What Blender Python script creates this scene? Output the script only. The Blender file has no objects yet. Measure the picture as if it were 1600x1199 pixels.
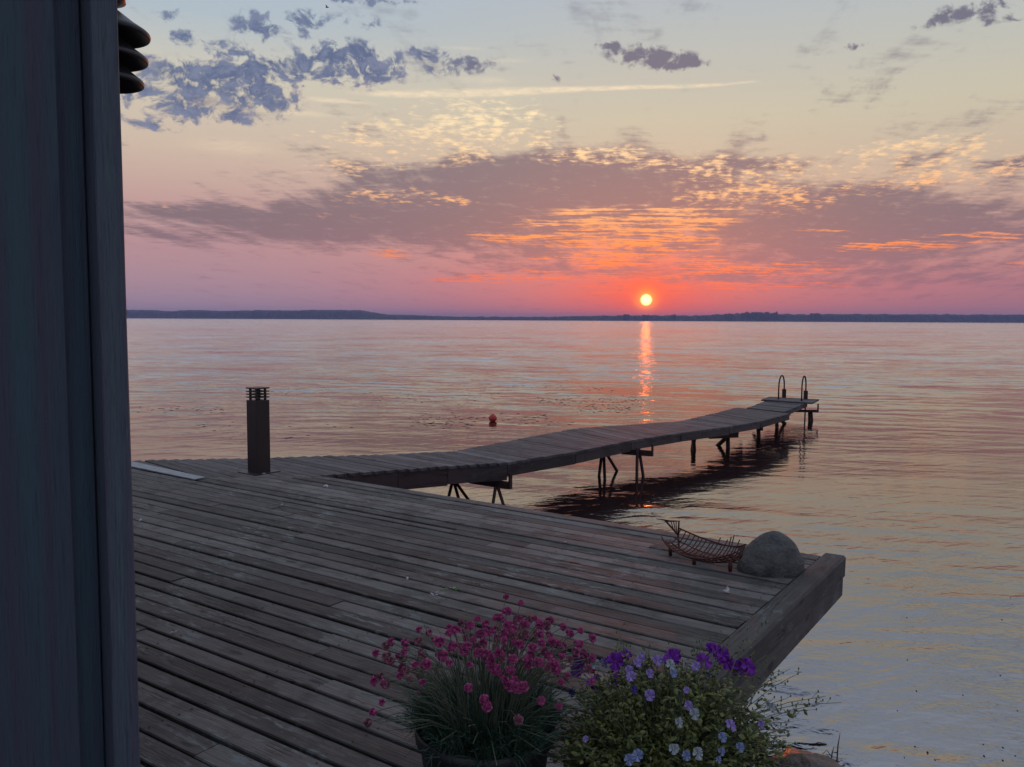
import bpy, bmesh, math, random
from mathutils import Vector, Matrix, noise as mnoise
R = math.radians
sc = bpy.context.scene
COL = sc.collection
PI = math.pi

# ------------------------------------------------------------------ camera
F = 1300.0; H = 2.05; DK = 0.70; JZ = 0.45; S = (H - DK) / 1.6; K = .8077           # focal length (px of a 1600 px frame), eye height, deck height over water
PITCH = math.atan(99.7 / F); ROLL = math.atan(0.005)
fw = Vector((0, math.cos(PITCH), -math.sin(PITCH)))
up0 = Vector((0, math.sin(PITCH), math.cos(PITCH))); rt0 = Vector((1, 0, 0))
rt = rt0 * math.cos(ROLL) + up0 * math.sin(ROLL)
up = up0 * math.cos(ROLL) - rt0 * math.sin(ROLL)
EYE = Vector((0, 0, H))
cam = bpy.data.cameras.new('camera'); camo = bpy.data.objects.new('camera', cam); COL.objects.link(camo)
camo.matrix_world = Matrix(((rt.x, up.x, -fw.x, 0), (rt.y, up.y, -fw.y, 0), (rt.z, up.z, -fw.z, H), (0, 0, 0, 1)))
cam.sensor_width = 36; cam.lens = F / 1600 * 36; cam.clip_start = 0.05; cam.clip_end = 60000
sc.camera = camo

def ray(px, py):
    return fw + rt * ((px - 800) / F) + up * ((599.5 - py) / F)
def gp(px, py, z=DK):                      # the point of a level plane that is seen at a pixel of the photograph
    d = ray(px, py); return EYE + d * ((z - H) / d.z)
def at(px, py, Y):
    d = ray(px, py); return EYE + d * (Y / d.y)

# ------------------------------------------------------------------ naming helpers
def tag(o, label=None, cat=None, group=None, kind=None):
    if label: o['label'] = label
    if cat: o['category'] = cat
    if group: o['group'] = group
    if kind: o['kind'] = kind
    return o
def empty(name, loc, label, cat, group=None, rz=0):
    o = bpy.data.objects.new(name, None); COL.objects.link(o)
    o.location = loc; o.rotation_euler = (0, 0, rz); o.empty_display_size = 0.1
    return tag(o, label, cat, group)
def mesh_obj(name, me, mat=None, parent=None, smooth=False):
    o = bpy.data.objects.new(name, me); COL.objects.link(o)
    if mat is not None:
        for m_ in (mat if isinstance(mat, (list, tuple)) else [mat]): me.materials.append(m_)
    if parent is not None:
        o.parent = parent
        pw = parent_world(parent)
        o.matrix_parent_inverse = pw.inverted()
    if smooth:
        me.polygons.foreach_set('use_smooth', [True] * len(me.polygons))
    return o
def parent_world(p):
    m = Matrix.Translation(p.location) @ p.rotation_euler.to_matrix().to_4x4()
    if p.parent is not None: m = parent_world(p.parent) @ p.matrix_parent_inverse @ m
    return m

class MB:
    """collects shapes, builds ONE mesh"""
    def __init__(s):
        s.v = []; s.f = []; s.uv = []; s.rnd = []; s.mi = []
    def add(s, vs, fs, uvs=None, rnd=0.0, mi=0):
        o = len(s.v); s.v += [tuple(v) for v in vs]
        for k, f in enumerate(fs):
            s.f.append([o + i for i in f]); s.rnd.append(rnd); s.mi.append(mi)
            s.uv.append([uvs[i] for i in f] if uvs else [(0, 0)] * len(f))
    def box(s, c, ax, ay, az, **k):        # centre and three half-axis vectors
        vs = [c + ax * i + ay * j + az * l for i in (-1, 1) for j in (-1, 1) for l in (-1, 1)]
        s.add(vs, [(0, 1, 3, 2), (4, 6, 7, 5), (0, 4, 5, 1), (2, 3, 7, 6), (0, 2, 6, 4), (1, 5, 7, 3)], **k)
    def tube(s, pts, r, n=8, cap=True, **k):
        pts = [Vector(p) for p in pts]; rs = r if isinstance(r, (list, tuple)) else [r] * len(pts)
        vs = []; ref = None
        for i, p in enumerate(pts):
            t = (pts[min(i + 1, len(pts) - 1)] - pts[max(i - 1, 0)]).normalized()
            if ref is None:
                ref = Vector((0, 0, 1)) if abs(t.z) < .9 else Vector((1, 0, 0))
            a = (ref - t * ref.dot(t)).normalized(); b = t.cross(a); ref = a
            for j in range(n):
                th = 2 * PI * j / n
                vs.append(p + (a * math.cos(th) + b * math.sin(th)) * rs[i])
        fs = [(i * n + j, i * n + (j + 1) % n, (i + 1) * n + (j + 1) % n, (i + 1) * n + j) for i in range(len(pts) - 1) for j in range(n)]
        if cap: fs += [tuple(range(n - 1, -1, -1)), tuple((len(pts) - 1) * n + j for j in range(n))]
        s.add(vs, fs, **k)
    def lathe(s, c, prof, n=32, **k):      # prof: (radius, z) pairs
        vs = []
        for r_, z in prof:
            for j in range(n):
                th = 2 * PI * j / n; vs.append(c + Vector((r_ * math.cos(th), r_ * math.sin(th), z)))
        fs = [(i * n + j, i * n + (j + 1) % n, (i + 1) * n + (j + 1) % n, (i + 1) * n + j) for i in range(len(prof) - 1) for j in range(n)]
        s.add(vs, fs, **k)
    def build(s, name, mat, parent=None, smooth=False):
        me = bpy.data.meshes.new(name); me.from_pydata(s.v, [], s.f)
        uvl = me.uv_layers.new(name='UVMap')
        uvl.data.foreach_set('uv', [c for f in s.uv for u in f for c in u])
        a = me.attributes.new('rnd', 'FLOAT', 'FACE'); a.data.foreach_set('value', s.rnd)
        o = mesh_obj(name, me, mat, parent, smooth)
        me.polygons.foreach_set('material_index', s.mi)
        me.update(); return o

# ------------------------------------------------------------------ node helpers
def lin(c):
    return tuple(((x / 255) / 12.92 if x / 255 <= 0.04045 else ((x / 255 + 0.055) / 1.055) ** 2.4) for x in c) + (1.0,)
class G:
    def __init__(s, tree): s.t = tree; s.n = tree.nodes; s.l = tree.links
    def put(s, sock, v):
        if isinstance(v, bpy.types.NodeSocket): s.l.new(v, sock)
        elif v is not None: sock.default_value = v
    def m(s, op, a, b=None, c=None, clamp=False):
        n = s.n.new('ShaderNodeMath'); n.operation = op; n.use_clamp = clamp
        s.put(n.inputs[0], a)
        if b is not None: s.put(n.inputs[1], b)
        if c is not None: s.put(n.inputs[2], c)
        return n.outputs[0]
    def vm(s, op, a, b=None, c=None, out=0):
        n = s.n.new('ShaderNodeVectorMath'); n.operation = op
        s.put(n.inputs[0], a)
        if b is not None: s.put(n.inputs[1], b)
        if c is not None: s.put(n.inputs[2], c)
        return n.outputs[out]
    def scale(s, a, f):
        n = s.n.new('ShaderNodeVectorMath'); n.operation = 'SCALE'; s.put(n.inputs[0], a); s.put(n.inputs['Scale'], f); return n.outputs[0]
    def xyz(s, x, y, z=0.0):
        n = s.n.new('ShaderNodeCombineXYZ'); s.put(n.inputs[0], x); s.put(n.inputs[1], y); s.put(n.inputs[2], z); return n.outputs[0]
    def sep(s, v):
        n = s.n.new('ShaderNodeSeparateXYZ'); s.put(n.inputs[0], v); return n.outputs
    def mix(s, f, a, b, mode='MIX'):
        n = s.n.new('ShaderNodeMix'); n.data_type = 'RGBA'; n.blend_type = mode
        s.put(n.inputs[0], f); s.put(n.inputs[6], a); s.put(n.inputs[7], b); return n.outputs[2]
    def noise(s, v, scale, detail=3, rough=.5, dist=0.0, col=False):
        n = s.n.new('ShaderNodeTexNoise'); s.put(n.inputs['Vector'], v); n.inputs['Scale'].default_value = scale
        n.inputs['Detail'].default_value = detail; n.inputs['Roughness'].default_value = rough; n.inputs['Distortion'].default_value = dist
        return n.outputs['Color' if col else 'Fac']
    def ramp(s, f, stops, interp='LINEAR'):
        n = s.n.new('ShaderNodeValToRGB'); s.put(n.inputs[0], f); e = n.color_ramp.elements
        n.color_ramp.interpolation = interp
        while len(e) < len(stops): e.new(.5)
        for k, (p, c) in enumerate(stops):
            e[k].position = p; e[k].color = c if len(c) == 4 else tuple(c) + (1,)
        return n.outputs[0]
    def sstep(s, x, a, b):
        n = s.n.new('ShaderNodeMapRange'); n.interpolation_type = 'SMOOTHSTEP'; s.put(n.inputs[0], x)
        n.inputs[1].default_value = a; n.inputs[2].default_value = b; n.inputs[3].default_value = 0; n.inputs[4].default_value = 1
        return n.outputs[0]
    def lstep(s, x, a, b, lo=0., hi=1.):
        n = s.n.new('ShaderNodeMapRange'); s.put(n.inputs[0], x)
        n.inputs[1].default_value = a; n.inputs[2].default_value = b; n.inputs[3].default_value = lo; n.inputs[4].default_value = hi
        return n.outputs[0]
def new_mat(name):
    m = bpy.data.materials.new(name); m.use_nodes = True; g = G(m.node_tree)
    b = g.n['Principled BSDF']; return m, g, b
def bump(g, b, h, dist, strength=1.0):
    n = g.n.new('ShaderNodeBump'); n.inputs['Distance'].default_value = dist; n.inputs['Strength'].default_value = strength
    g.put(n.inputs['Height'], h); g.put(b.inputs['Normal'], n.outputs[0]); return n
def tc(g, which='Object'):
    return g.n.new('ShaderNodeTexCoord').outputs[which]
def geo_pos(g):
    return g.n.new('ShaderNodeNewGeometry').outputs['Position']
def simple(name, col, rough=.6, metal=0., var=.25, nscale=8., bdist=.0, spec=.5, col2=None):
    m, g, b = new_mat(name); p = tc(g)
    n = g.noise(p, nscale, 5, .6)
    c1 = tuple(x * (1 - var) for x in col) + (1,); c2 = (tuple(x * (1 + var) for x in col) if col2 is None else col2) + (1,)
    g.put(b.inputs['Base Color'], g.ramp(n, [(.3, c1), (.7, c2)]))
    b.inputs['Roughness'].default_value = rough; b.inputs['Metallic'].default_value = metal
    b.inputs['Specular IOR Level'].default_value = spec
    if bdist: bump(g, b, g.noise(p, nscale * 4, 4, .6), bdist)
    return m

# ------------------------------------------------------------------ world: dusk sky with its clouds
SUNAZ = math.degrees(math.atan((1008 - 800) / F)); SUNEL = 1.38
w = bpy.data.worlds.new('World'); sc.world = w; w.use_nodes = True
g = G(w.node_tree); bg = g.n['Background']
D = tc(g, 'Generated')
dx, dy, dz = g.sep(D)[:3]
az = g.m('MULTIPLY', g.m('ARCTAN2', dx, dy), 180 / PI)
el = g.m('MULTIPLY', g.m('ARCSINE', dz), 180 / PI)
def A(px, py=0): return math.degrees(math.atan((px - 800) / F))
def E(px, py): d = ray(px, py); return math.degrees(math.atan2(d.z, math.hypot(d.x, d.y)))
P0 = g.xyz(az, el, 0.)
# cloud-plane coordinates (perspective makes far clouds streaky)
zz = g.m('ADD', g.m('MAXIMUM', dz, 0.0), .09)
cu = g.m('DIVIDE', dx, zz); cv = g.m('DIVIDE', dy, zz)
CP = g.xyz(cu, cv, 0.)
warp = g.scale(g.vm('SUBTRACT', g.noise(CP, .9, 4, .55, col=True), (.5, .5, .5)), 1.0)
warpv = g.vm('MULTIPLY', warp, (4.5, 2.4, 0.))
Pw = g.vm('ADD', P0, warpv)
warps = g.vm('MULTIPLY', g.vm('SUBTRACT', g.noise(CP, 2.6, 4, .6, col=True), (.5, .5, .5)), (4.0, 1.3, 0.))
Ps = g.vm('ADD', P0, warps)
def field(P, blobs):                       # blobs: (px, py, rx, ry, amp)
    acc = None
    for (px, py, rx, ry, am) in blobs:
        a0, e0 = A(px), E(px, py)
        ra = math.degrees(rx / F) * math.cos(R(a0)) ** 2; re = math.degrees(ry / F) * math.cos(R(a0))
        q = g.vm('MULTIPLY_ADD', P, (1 / ra, 1 / re, 0.), (-a0 / ra, -e0 / re, 0.))
        d2 = g.vm('DOT_PRODUCT', q, q, out=1)
        ex = g.m('EXPONENT', g.m('MULTIPLY', d2, -1.0))
        acc = g.m('MULTIPLY', ex, am) if acc is None else g.m('MULTIPLY_ADD', ex, am, acc)
    return acc
# clear sky gradient
e01 = g.m('DIVIDE', el, 60.0, clamp=True)
gL = g.ramp(e01, [(0, lin((152, 132, 152))), (.035, lin((162, 134, 148))), (.075, lin((172, 136, 144))), (.125, lin((184, 150, 148))), (.18, lin((196, 176, 160))),
                  (.25, lin((196, 190, 174))), (.31, lin((166, 180, 190))), (.40, lin((158, 176, 200))), (.6, lin((176, 188, 208))), (1, lin((172, 184, 208)))])
gR = g.ramp(e01, [(0, lin((156, 110, 124))), (.04, lin((168, 116, 126))), (.09, lin((186, 142, 138))), (.15, lin((192, 170, 152))),
                  (.22, lin((190, 184, 164))), (.31, lin((174, 180, 180))), (.40, lin((160, 174, 194))), (.6, lin((176, 188, 206))), (1, lin((172, 184, 208)))])
base = g.mix(g.sstep(az, -22, 12), gL, gR)
# behind the viewer the dusk sky is duller and bluer
back = g.sstep(dy, .35, -.6)
base = g.mix(back, base, g.ramp(e01, [(0, lin((150, 146, 176))), (.2, lin((164, 168, 194))), (1, lin((172, 184, 208)))]))
# distance from the sun, degrees (wider than tall)
def sund(kx, ky):
    q = g.vm('MULTIPLY_ADD', P0, (1 / kx, 1 / ky, 0.), (-SUNAZ / kx, -SUNEL / ky, 0.))
    return g.m('EXPONENT', g.m('MULTIPLY', g.vm('DOT_PRODUCT', q, q, out=1), -1.0))
base = g.mix(g.m('MULTIPLY', sund(14, 4.2), .5), base, lin((222, 112, 98)))
base = g.mix(g.m('MULTIPLY', sund(5.5, 2.6), .75), base, lin((236, 82, 62)))
near = sund(13, 8)                          # how strongly clouds are lit orange
# --- layer M: the broad mauve bank
csp = g.n.new('ShaderNodeVectorRotate'); csp.rotation_type = 'Z_AXIS'; csp.inputs['Angle'].default_value = R(SUNAZ + 3); g.put(csp.inputs['Vector'], g.vm('ADD', CP, g.scale(warp, .35)))
ST = csp.outputs[0]                         # cloud streets running towards the sun
street = g.noise(g.vm('MULTIPLY', ST, (1., .30, 1.)), 5.5, 8, .62)
street2 = g.noise(g.vm('MULTIPLY', ST, (1., .45, 1.)), 17., 6, .62)
fb0 = g.m('ADD', g.m('MULTIPLY', g.noise(CP, 2.6, 8, .66), .6), g.m('MULTIPLY', g.noise(g.vm('MULTIPLY', CP, (1., 2.4, 1.)), 8., 5, .6), .4))
fM = field(Pw, [(700, 285, 190, 42, 1.), (880, 262, 170, 36, 1.), (1000, 300, 220, 50, 1.0), (560, 330, 190, 22, .75), (800, 345, 240, 36, .9), (480, 300, 90, 12, .3),
                (1130, 262, 80, 20, .8), (1240, 345, 190, 42, 1.0), (1450, 350, 230, 30, 1.05), (1330, 300, 110, 26, .8), (1440, 240, 60, 18, .9), (1570, 260, 70, 16, 1.),
                (1560, 310, 110, 18, .4), (330, 328, 190, 13, .95), (420, 352, 220, 16, .85), (300, 372, 130, 10, .5), (620, 372, 200, 18, .7), (900, 400, 260, 26, .6), (1350, 400, 260, 30, .8), (1090, 432, 190, 9, .8), (1480, 440, 200, 20, .5), (840, 425, 110, 9, .5)])
fb1 = g.m('ADD', g.m('MULTIPLY', fb0, .5), g.m('MULTIPLY', street, .5))
dM = g.sstep(g.m('ADD', g.m('MINIMUM', fM, 1.5), g.m('MULTIPLY_ADD', fb1, 5.4, -2.66)), .15, 1.15)
colM = g.ramp(e01, [(0, lin((148, 102, 116))), (.05, lin((130, 102, 118))), (.11, lin((116, 101, 114))), (.2, lin((114, 108, 120))), (.4, lin((118, 124, 142)))])
colM = g.mix(g.m('MULTIPLY', near, .25), colM, lin((156, 98, 100)))
thin = g.m('ADD', g.m('MULTIPLY', street2, .5), g.m('MULTIPLY', g.noise(g.vm('MULTIPLY', CP, (1., 1.6, 1.)), 6., 6, .65), .5))
colM = g.mix(g.m('MULTIPLY', g.sstep(thin, .52, .66), .5), colM, g.mix(.4, base, colM))
c = g.mix(g.m('MULTIPLY', dM, .96), base, colM)
# --- layer D: rippled golden mackerel cloud
rip = g.n.new('ShaderNodeTexVoronoi'); rip.feature = 'SMOOTH_F1'; rip.inputs['Scale'].default_value = 1.7; rip.inputs['Smoothness'].default_value = .6
g.put(rip.inputs['Vector'], g.vm('ADD', g.vm('MULTIPLY', P0, (.8, 1.9, 1.)), g.scale(warp, 2.2)))
ripv = g.m('SUBTRACT', 1.0, g.m('MULTIPLY', rip.outputs['Distance'], 1.7))
fine = g.noise(g.vm('MULTIPLY', CP, (1., 1.35, 1.)), 19., 6, .66)
fD = field(Pw, [(740, 178, 110, 22, 1.1), (650, 200, 120, 14, .9), (780, 215, 90, 18, 1.0), (560, 212, 90, 12, .8), (520, 262, 60, 10, .8), (600, 250, 110, 10, .65), (690, 235, 120, 12, .8), (930, 245, 70, 14, .9),
                (610, 305, 80, 12, .8), (700, 320, 60, 7, .7), (1020, 252, 70, 16, 1.0), (860, 300, 60, 14, .25), (1180, 275, 110, 28, 1.25), (1150, 312, 110, 16, 1.1), (980, 240, 80, 12, 1.0), (870, 248, 60, 10, .8), (1090, 262, 50, 14, .7),
                (1410, 222, 80, 13, 1.25), (1490, 245, 130, 26, 1.3), (1500, 280, 90, 12, .9), (1370, 290, 100, 14, .75), (300, 318, 60, 7, .4), (520, 335, 60, 5, .5)])
dD = g.sstep(g.m('ADD', g.m('MULTIPLY', g.m('MINIMUM', fD, 1.2), .42), g.m('ADD', g.m('MULTIPLY', ripv, .42), g.m('MULTIPLY_ADD', g.m('ADD', g.m('MULTIPLY', fine, .40), g.m('MULTIPLY', g.m('ADD', street2, street), .30)), 6.0, -3.05))), .20, 1.10)
dD = g.m('MULTIPLY', dD, g.sstep(fD, .08, .5))
# glowing orange streaks near the sun
st = g.noise(g.vm('MULTIPLY', g.vm('ADD', CP, g.scale(warp, .30)), (.42, 2.0, 1.)), 5.0, 9, .70)
fE = field(Ps, [(990, 335, 120, 13, 1.0), (900, 350, 90, 8, .8), (1040, 352, 80, 15, 1.1), (900, 372, 130, 10, 1.0), (980, 385, 110, 14, 1.1), (1000, 408, 110, 8, .9), (1080, 425, 90, 6, .9),
                (1200, 420, 110, 9, .8), (850, 432, 130, 6, .9), (930, 405, 80, 6, .6), (1100, 447, 190, 4.5, .8), (720, 436, 60, 3, .7), (606, 397, 38, 7, 1.0), (1400, 385, 90, 8, 1.1), (1540, 368, 70, 7, 1.0),
                (1280, 360, 60, 3.5, .6), (1590, 412, 50, 3.5, .5), (770, 372, 60, 5, .5), (1180, 300, 60, 8, .6), (1000, 458, 120, 4, .6)])
dE = g.m('MULTIPLY', g.sstep(fE, .10, .45), g.sstep(g.m('ADD', g.m('MULTIPLY', g.m('MINIMUM', fE, 1.3), .32), g.m('MULTIPLY_ADD', g.m('ADD', g.m('MULTIPLY', st, .75), g.m('MULTIPLY', street2, .25)), 5.6, -2.8)), .02, .66))
litcol = g.ramp(e01, [(0, lin((232, 84, 60))), (.05, lin((244, 112, 62))), (.09, lin((250, 146, 80))), (.15, lin((250, 196, 142))), (.22, lin((252, 226, 180))), (.35, lin((236, 220, 200)))])
litfar = g.ramp(e01, [(0, lin((198, 122, 124))), (.06, lin((214, 140, 128))), (.11, lin((222, 160, 140))), (.17, lin((232, 194, 156))), (.25, lin((230, 212, 180)))])
lit = g.mix(g.sstep(sund(22, 16), .06, .6), litfar, litcol)
c = g.mix(g.m('MULTIPLY', dD, .95), c, lit)
c = g.mix(g.m('MULTIPLY', dE, .92), c, lit)
# --- layer F: thin cirrus lines
fF = field(g.vm('ADD', P0, g.vm('MULTIPLY', warps, (.6, .28, 0.))), [(520, 158, 70, 4, .8), (640, 148, 100, 5, 1.), (780, 144, 90, 6, 1.), (900, 140, 70, 4, .9), (990, 137, 60, 3.4, .8), (1080, 135, 50, 3, .9), (1150, 130, 30, 2.4, .7),
                (720, 75, 50, 4, .5), (790, 95, 50, 5, .5), (370, 230, 90, 16, .5), (480, 178, 70, 6, .6), (760, 125, 60, 8, .5)])
c = g.mix(g.m('MULTIPLY', g.sstep(fF, .15, 1.0), g.lstep(fine, .35, .6, .25, .8)), c, lin((236, 216, 184)))
# --- layer A: slate-blue altocumulus
PA = g.vm('ADD', g.vm('MULTIPLY', P0, (1., 1.35, 1.)), g.scale(g.vm('SUBTRACT', g.noise(P0, .35, 3, .5, col=True), (.5, .5, .5)), 2.5))
fbA = g.noise(PA, .55, 8, .64)
fbB = g.noise(PA, 1.15, 5, .6)
fA = field(g.vm('ADD', P0, g.vm('MULTIPLY', warps, (.5, .8, 0.))), [(320, 120, 105, 20, 1.), (250, 150, 70, 24, .8), (380, 142, 60, 20, .9), (410, 108, 40, 14, .6), (470, 108, 60, 18, 1.), (550, 100, 70, 24, 1.2), (600, 125, 30, 10, .6), (410, 42, 36, 20, .9),
                (370, 80, 30, 10, .8), (485, 38, 34, 15, .9), (310, 64, 38, 11, .8), (283, 28, 32, 12, .6), (672, 88, 34, 12, .85), (735, 100, 40, 12, .75), (690, 110, 40, 8, .5), (570, 32, 34, 12, .5), (590, 2, 70, 7, .7),
                (560, 80, 30, 10, .4), (350, 178, 90, 14, .62), (250, 190, 60, 14, .6), (440, 165, 40, 14, .6),
                (985, 85, 42, 11, .95), (1025, 98, 42, 13, 1.0), (1060, 100, 30, 7, .7), (950, 72, 26, 6, .7), (1325, 70, 24, 6, .75), (1490, 20, 50, 12, 1.0), (1530, 36, 40, 7, .6), (1430, 40, 30, 8, .5), (868, 125, 8, 8, .7), (862, 80, 20, 4, .4)])
dA = g.sstep(g.m('ADD', g.m('MINIMUM', fA, .95), g.m('MULTIPLY_ADD', g.m('MULTIPLY_ADD', fbB, .50, g.m('MULTIPLY', fbA, .50)), 6.4, -3.28)), .16, .95)
dA = g.m('MULTIPLY', dA, g.sstep(fA, .10, .34))
colA = g.mix(g.sstep(az, -8, 3), g.mix(g.sstep(fbB, .42, .68), lin((72, 92, 130)), lin((108, 120, 150))), lin((100, 102, 122)))
hl = g.m('MULTIPLY', g.m('MULTIPLY', g.sstep(g.m('ADD', fbA, fbB), .98, 1.16), g.sstep(fA, .12, .5)), g.sstep(el, 17.5, 14.5))
c = g.mix(g.m('MULTIPLY', hl, .6), c, lin((228, 200, 176)))
c = g.mix(g.m('MULTIPLY', dA, .97), c, colA)
# --- high sky over the frame: loose soft clouds the water mirrors
hi = g.m('MULTIPLY', g.sstep(g.noise(CP, 1.7, 5, .58, .6), .47, .66), g.sstep(el, 23, 32))
c = g.mix(g.m('MULTIPLY', hi, .75), c, lin((190, 192, 200)))
hi2 = g.m('MULTIPLY', g.sstep(g.noise(g.vm('ADD', CP, (7.3, 2.1, 0.)), 2.3, 5, .6, .4), .5, .68), g.sstep(el, 24, 32))
c = g.mix(g.m('MULTIPLY', hi2, .95), c, lin((92, 104, 134)))
# --- the sun itself with its glare in the air
sd = g.vm('DOT_PRODUCT', D, (math.sin(R(SUNAZ)) * math.cos(R(SUNEL)), math.cos(R(SUNAZ)) * math.cos(R(SUNEL)), math.sin(R(SUNEL))), out=1)
ang = g.m('MULTIPLY', g.m('ARCCOSINE', g.m('MINIMUM', sd, .9999999)), 180 / PI)
c = g.mix(g.m('MULTIPLY', g.m('EXPONENT', g.m('MULTIPLY', g.m('POWER', g.m('DIVIDE', ang, 1.7), 2), -1)), .85), c, (1.0, .10, .025, 1))
c = g.mix(g.m('EXPONENT', g.m('MULTIPLY', g.m('POWER', g.m('DIVIDE', ang, .60), 2), -1)), c, (1.7, .50, .04, 1))
c = g.mix(g.sstep(ang, .46, .20), c, (4.4, 2.7, .85, 1))
sky = g.n.new('ShaderNodeTexSky'); sky.sky_type = 'NISHITA'; sky.sun_disc = False
sky.sun_elevation = R(SUNEL); sky.sun_rotation = R(SUNAZ); sky.air_density = 1.5; sky.dust_density = 2
skm = g.scale(sky.outputs[0], .02)
c = g.mix(1.0, c, skm, 'ADD')
# below the horizon: dull water tone
c = g.mix(g.sstep(el, -.2, -1.5), c, lin((110, 96, 104)))
g.put(bg.inputs['Color'], c); bg.inputs['Strength'].default_value = 1.0
try: w.cycles.sampling_method = 'MANUAL'; w.cycles.sample_map_resolution = 1024
except Exception: pass

# the sun lamp
sl = bpy.data.lights.new('sun', 'SUN'); so = bpy.data.objects.new('sun', sl); COL.objects.link(so)
sl.energy = 0.34; sl.angle = R(.5); sl.color = (1, .13, .004)
sdv = Vector((math.sin(R(SUNAZ)) * math.cos(R(SUNEL)), math.cos(R(SUNAZ)) * math.cos(R(SUNEL)), math.sin(R(SUNEL))))
so.rotation_euler = sdv.to_track_quat('Z', 'Y').to_euler(); so.location = (6, 30, 8)

# ------------------------------------------------------------------ materials
def wood(name, dark, light, warm=0.0, lichen=.5, rough=.72, grain=1.0):
    m, g, b = new_mat(name)
    uv = tc(g, 'UV'); at_ = g.n.new('ShaderNodeAttribute'); at_.attribute_name = 'rnd'; rnd = at_.outputs['Fac']
    off = g.xyz(g.m('MULTIPLY', rnd, 37.), g.m('MULTIPLY', rnd, 91.), 0.)
    P = g.vm('ADD', uv, off)
    gr = g.noise(g.vm('MULTIPLY', P, (5., 110. * grain, 1.)), 1., 5, .62, .4)
    md = g.noise(g.vm('MULTIPLY', P, (1.8, 22., 1.)), 1., 4, .6, .8)
    bl = g.noise(g.vm('MULTIPLY', P, (4., 9., 1.)), 1., 4, .6)
    mixf = g.m('ADD', g.m('MULTIPLY', gr, .45), g.m('ADD', g.m('MULTIPLY', md, .4), g.m('MULTIPLY', bl, .3)))
    mixf = g.m('ADD', mixf, g.m('MULTIPLY_ADD', rnd, .3, -.17))
    colr = g.ramp(mixf, [(.36, dark + (1,)), (.60, tuple((a + c_) / 2 for a, c_ in zip(dark, light)) + (1,)), (.80, light + (1,))])
    # cracks along the grain
    ck = g.noise(g.vm('MULTIPLY', P, (2.2, 60., 1.)), 1., 3, .5)
    ckm = g.sstep(g.m('ABSOLUTE', g.m('SUBTRACT', ck, .5)), .018, .004)
    ckm = g.m('MULTIPLY', ckm, g.sstep(g.noise(g.vm('MULTIPLY', P, (1.5, 8., 1.)), 1., 2, .5), .5, .62))
    colr = g.mix(g.m('MULTIPLY', ckm, .8), colr, (dark[0] * .25, dark[1] * .25, dark[2] * .25, 1))
    # lichen and bleached wear
    W = geo_pos(g)
    l1 = g.noise(W, 1.1, 3, .6); l2 = g.noise(g.vm('ADD', g.vm('MULTIPLY', P, (7., 26., 1.)), (0, 0, 0)), 1., 5, .7)
    lm = g.m('MULTIPLY', g.sstep(l1, .45, .62), g.sstep(l2, .52, .62))
    colr = g.mix(g.m('MULTIPLY', lm, lichen), colr, (.19, .215, .21, 1))
    blot = g.noise(g.vm('MULTIPLY', W, (1., 1., .3)), 3.2, 5, .7)
    colr = g.mix(g.m('MULTIPLY', g.sstep(blot, .50, .64), .55), colr, (dark[0] * .8, dark[1] * .8, dark[2] * .8, 1))
    kv = g.n.new('ShaderNodeTexVoronoi'); kv.inputs['Scale'].default_value = 1.; g.put(kv.inputs['Vector'], g.vm('MULTIPLY', P, (2.4, 7., 1.)))
    colr = g.mix(g.m('MULTIPLY', g.sstep(kv.outputs['Distance'], .13, .07), .8), colr, (dark[0] * .5, dark[1] * .45, dark[2] * .45, 1))
    colr = g.mix(g.m('MULTIPLY', g.sstep(g.noise(W, .8, 2, .5), .5, .7), warm), colr, (.09, .042, .040, 1))
    g.put(b.inputs['Base Color'], colr)
    g.put(b.inputs['Roughness'], g.lstep(md, .3, .7, rough - .12, rough + .12))
    b.inputs['Specular IOR Level'].default_value = .35
    hh = g.m('SUBTRACT', g.m('ADD', g.m('MULTIPLY', gr, .5), g.m('MULTIPLY', md, .8)), g.m('MULTIPLY', ckm, 1.4))
    bump(g, b, hh, .004)
    return m
M_deck = wood('weathered_deck_wood', (.033, .030, .028), (.182, .170, .160), warm=.16, lichen=.8)
M_jet = wood('jetty_wood', (.042, .038, .040), (.150, .138, .146), warm=.15, lichen=.3)
M_beam = wood('old_beam_wood', (.034, .032, .031), (.122, .114, .110), warm=.12, lichen=.4)
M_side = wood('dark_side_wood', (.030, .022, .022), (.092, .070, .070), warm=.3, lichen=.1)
M_plate = simple('pale_worn_metal', (.22, .25, .27), .5, .3, .25, 14, .001)
M_iron = simple('dark_rusty_iron', (.035, .014, .012), .65, .35, .4, 30, .001)
M_rust = simple('rusty_iron_bar', (.085, .022, .016), .7, .3, .45, 40, .001)
M_steel = simple('dull_galvanised_steel', (.06, .055, .06), .4, .8, .2, 20)
M_boll = simple('bollard_brown_paint', (.020, .013, .014), .45, 0., .12, 5, .0004, spec=.4)
M_lampm = simple('dark_lamp_metal', (.018, .018, .022), .42, .2, .12, 6, .0003)
M_pot = simple('black_plastic_pot', (.010, .010, .011), .5, 0., .2, 9)
M_soil = simple('potting_soil', (.018, .012, .008), .95, 0., .5, 40, .01)
M_stone = simple('weathered_granite', (.046, .047, .048), .78, 0., .3, 13, .014, col2=(.115, .112, .106))
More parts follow.
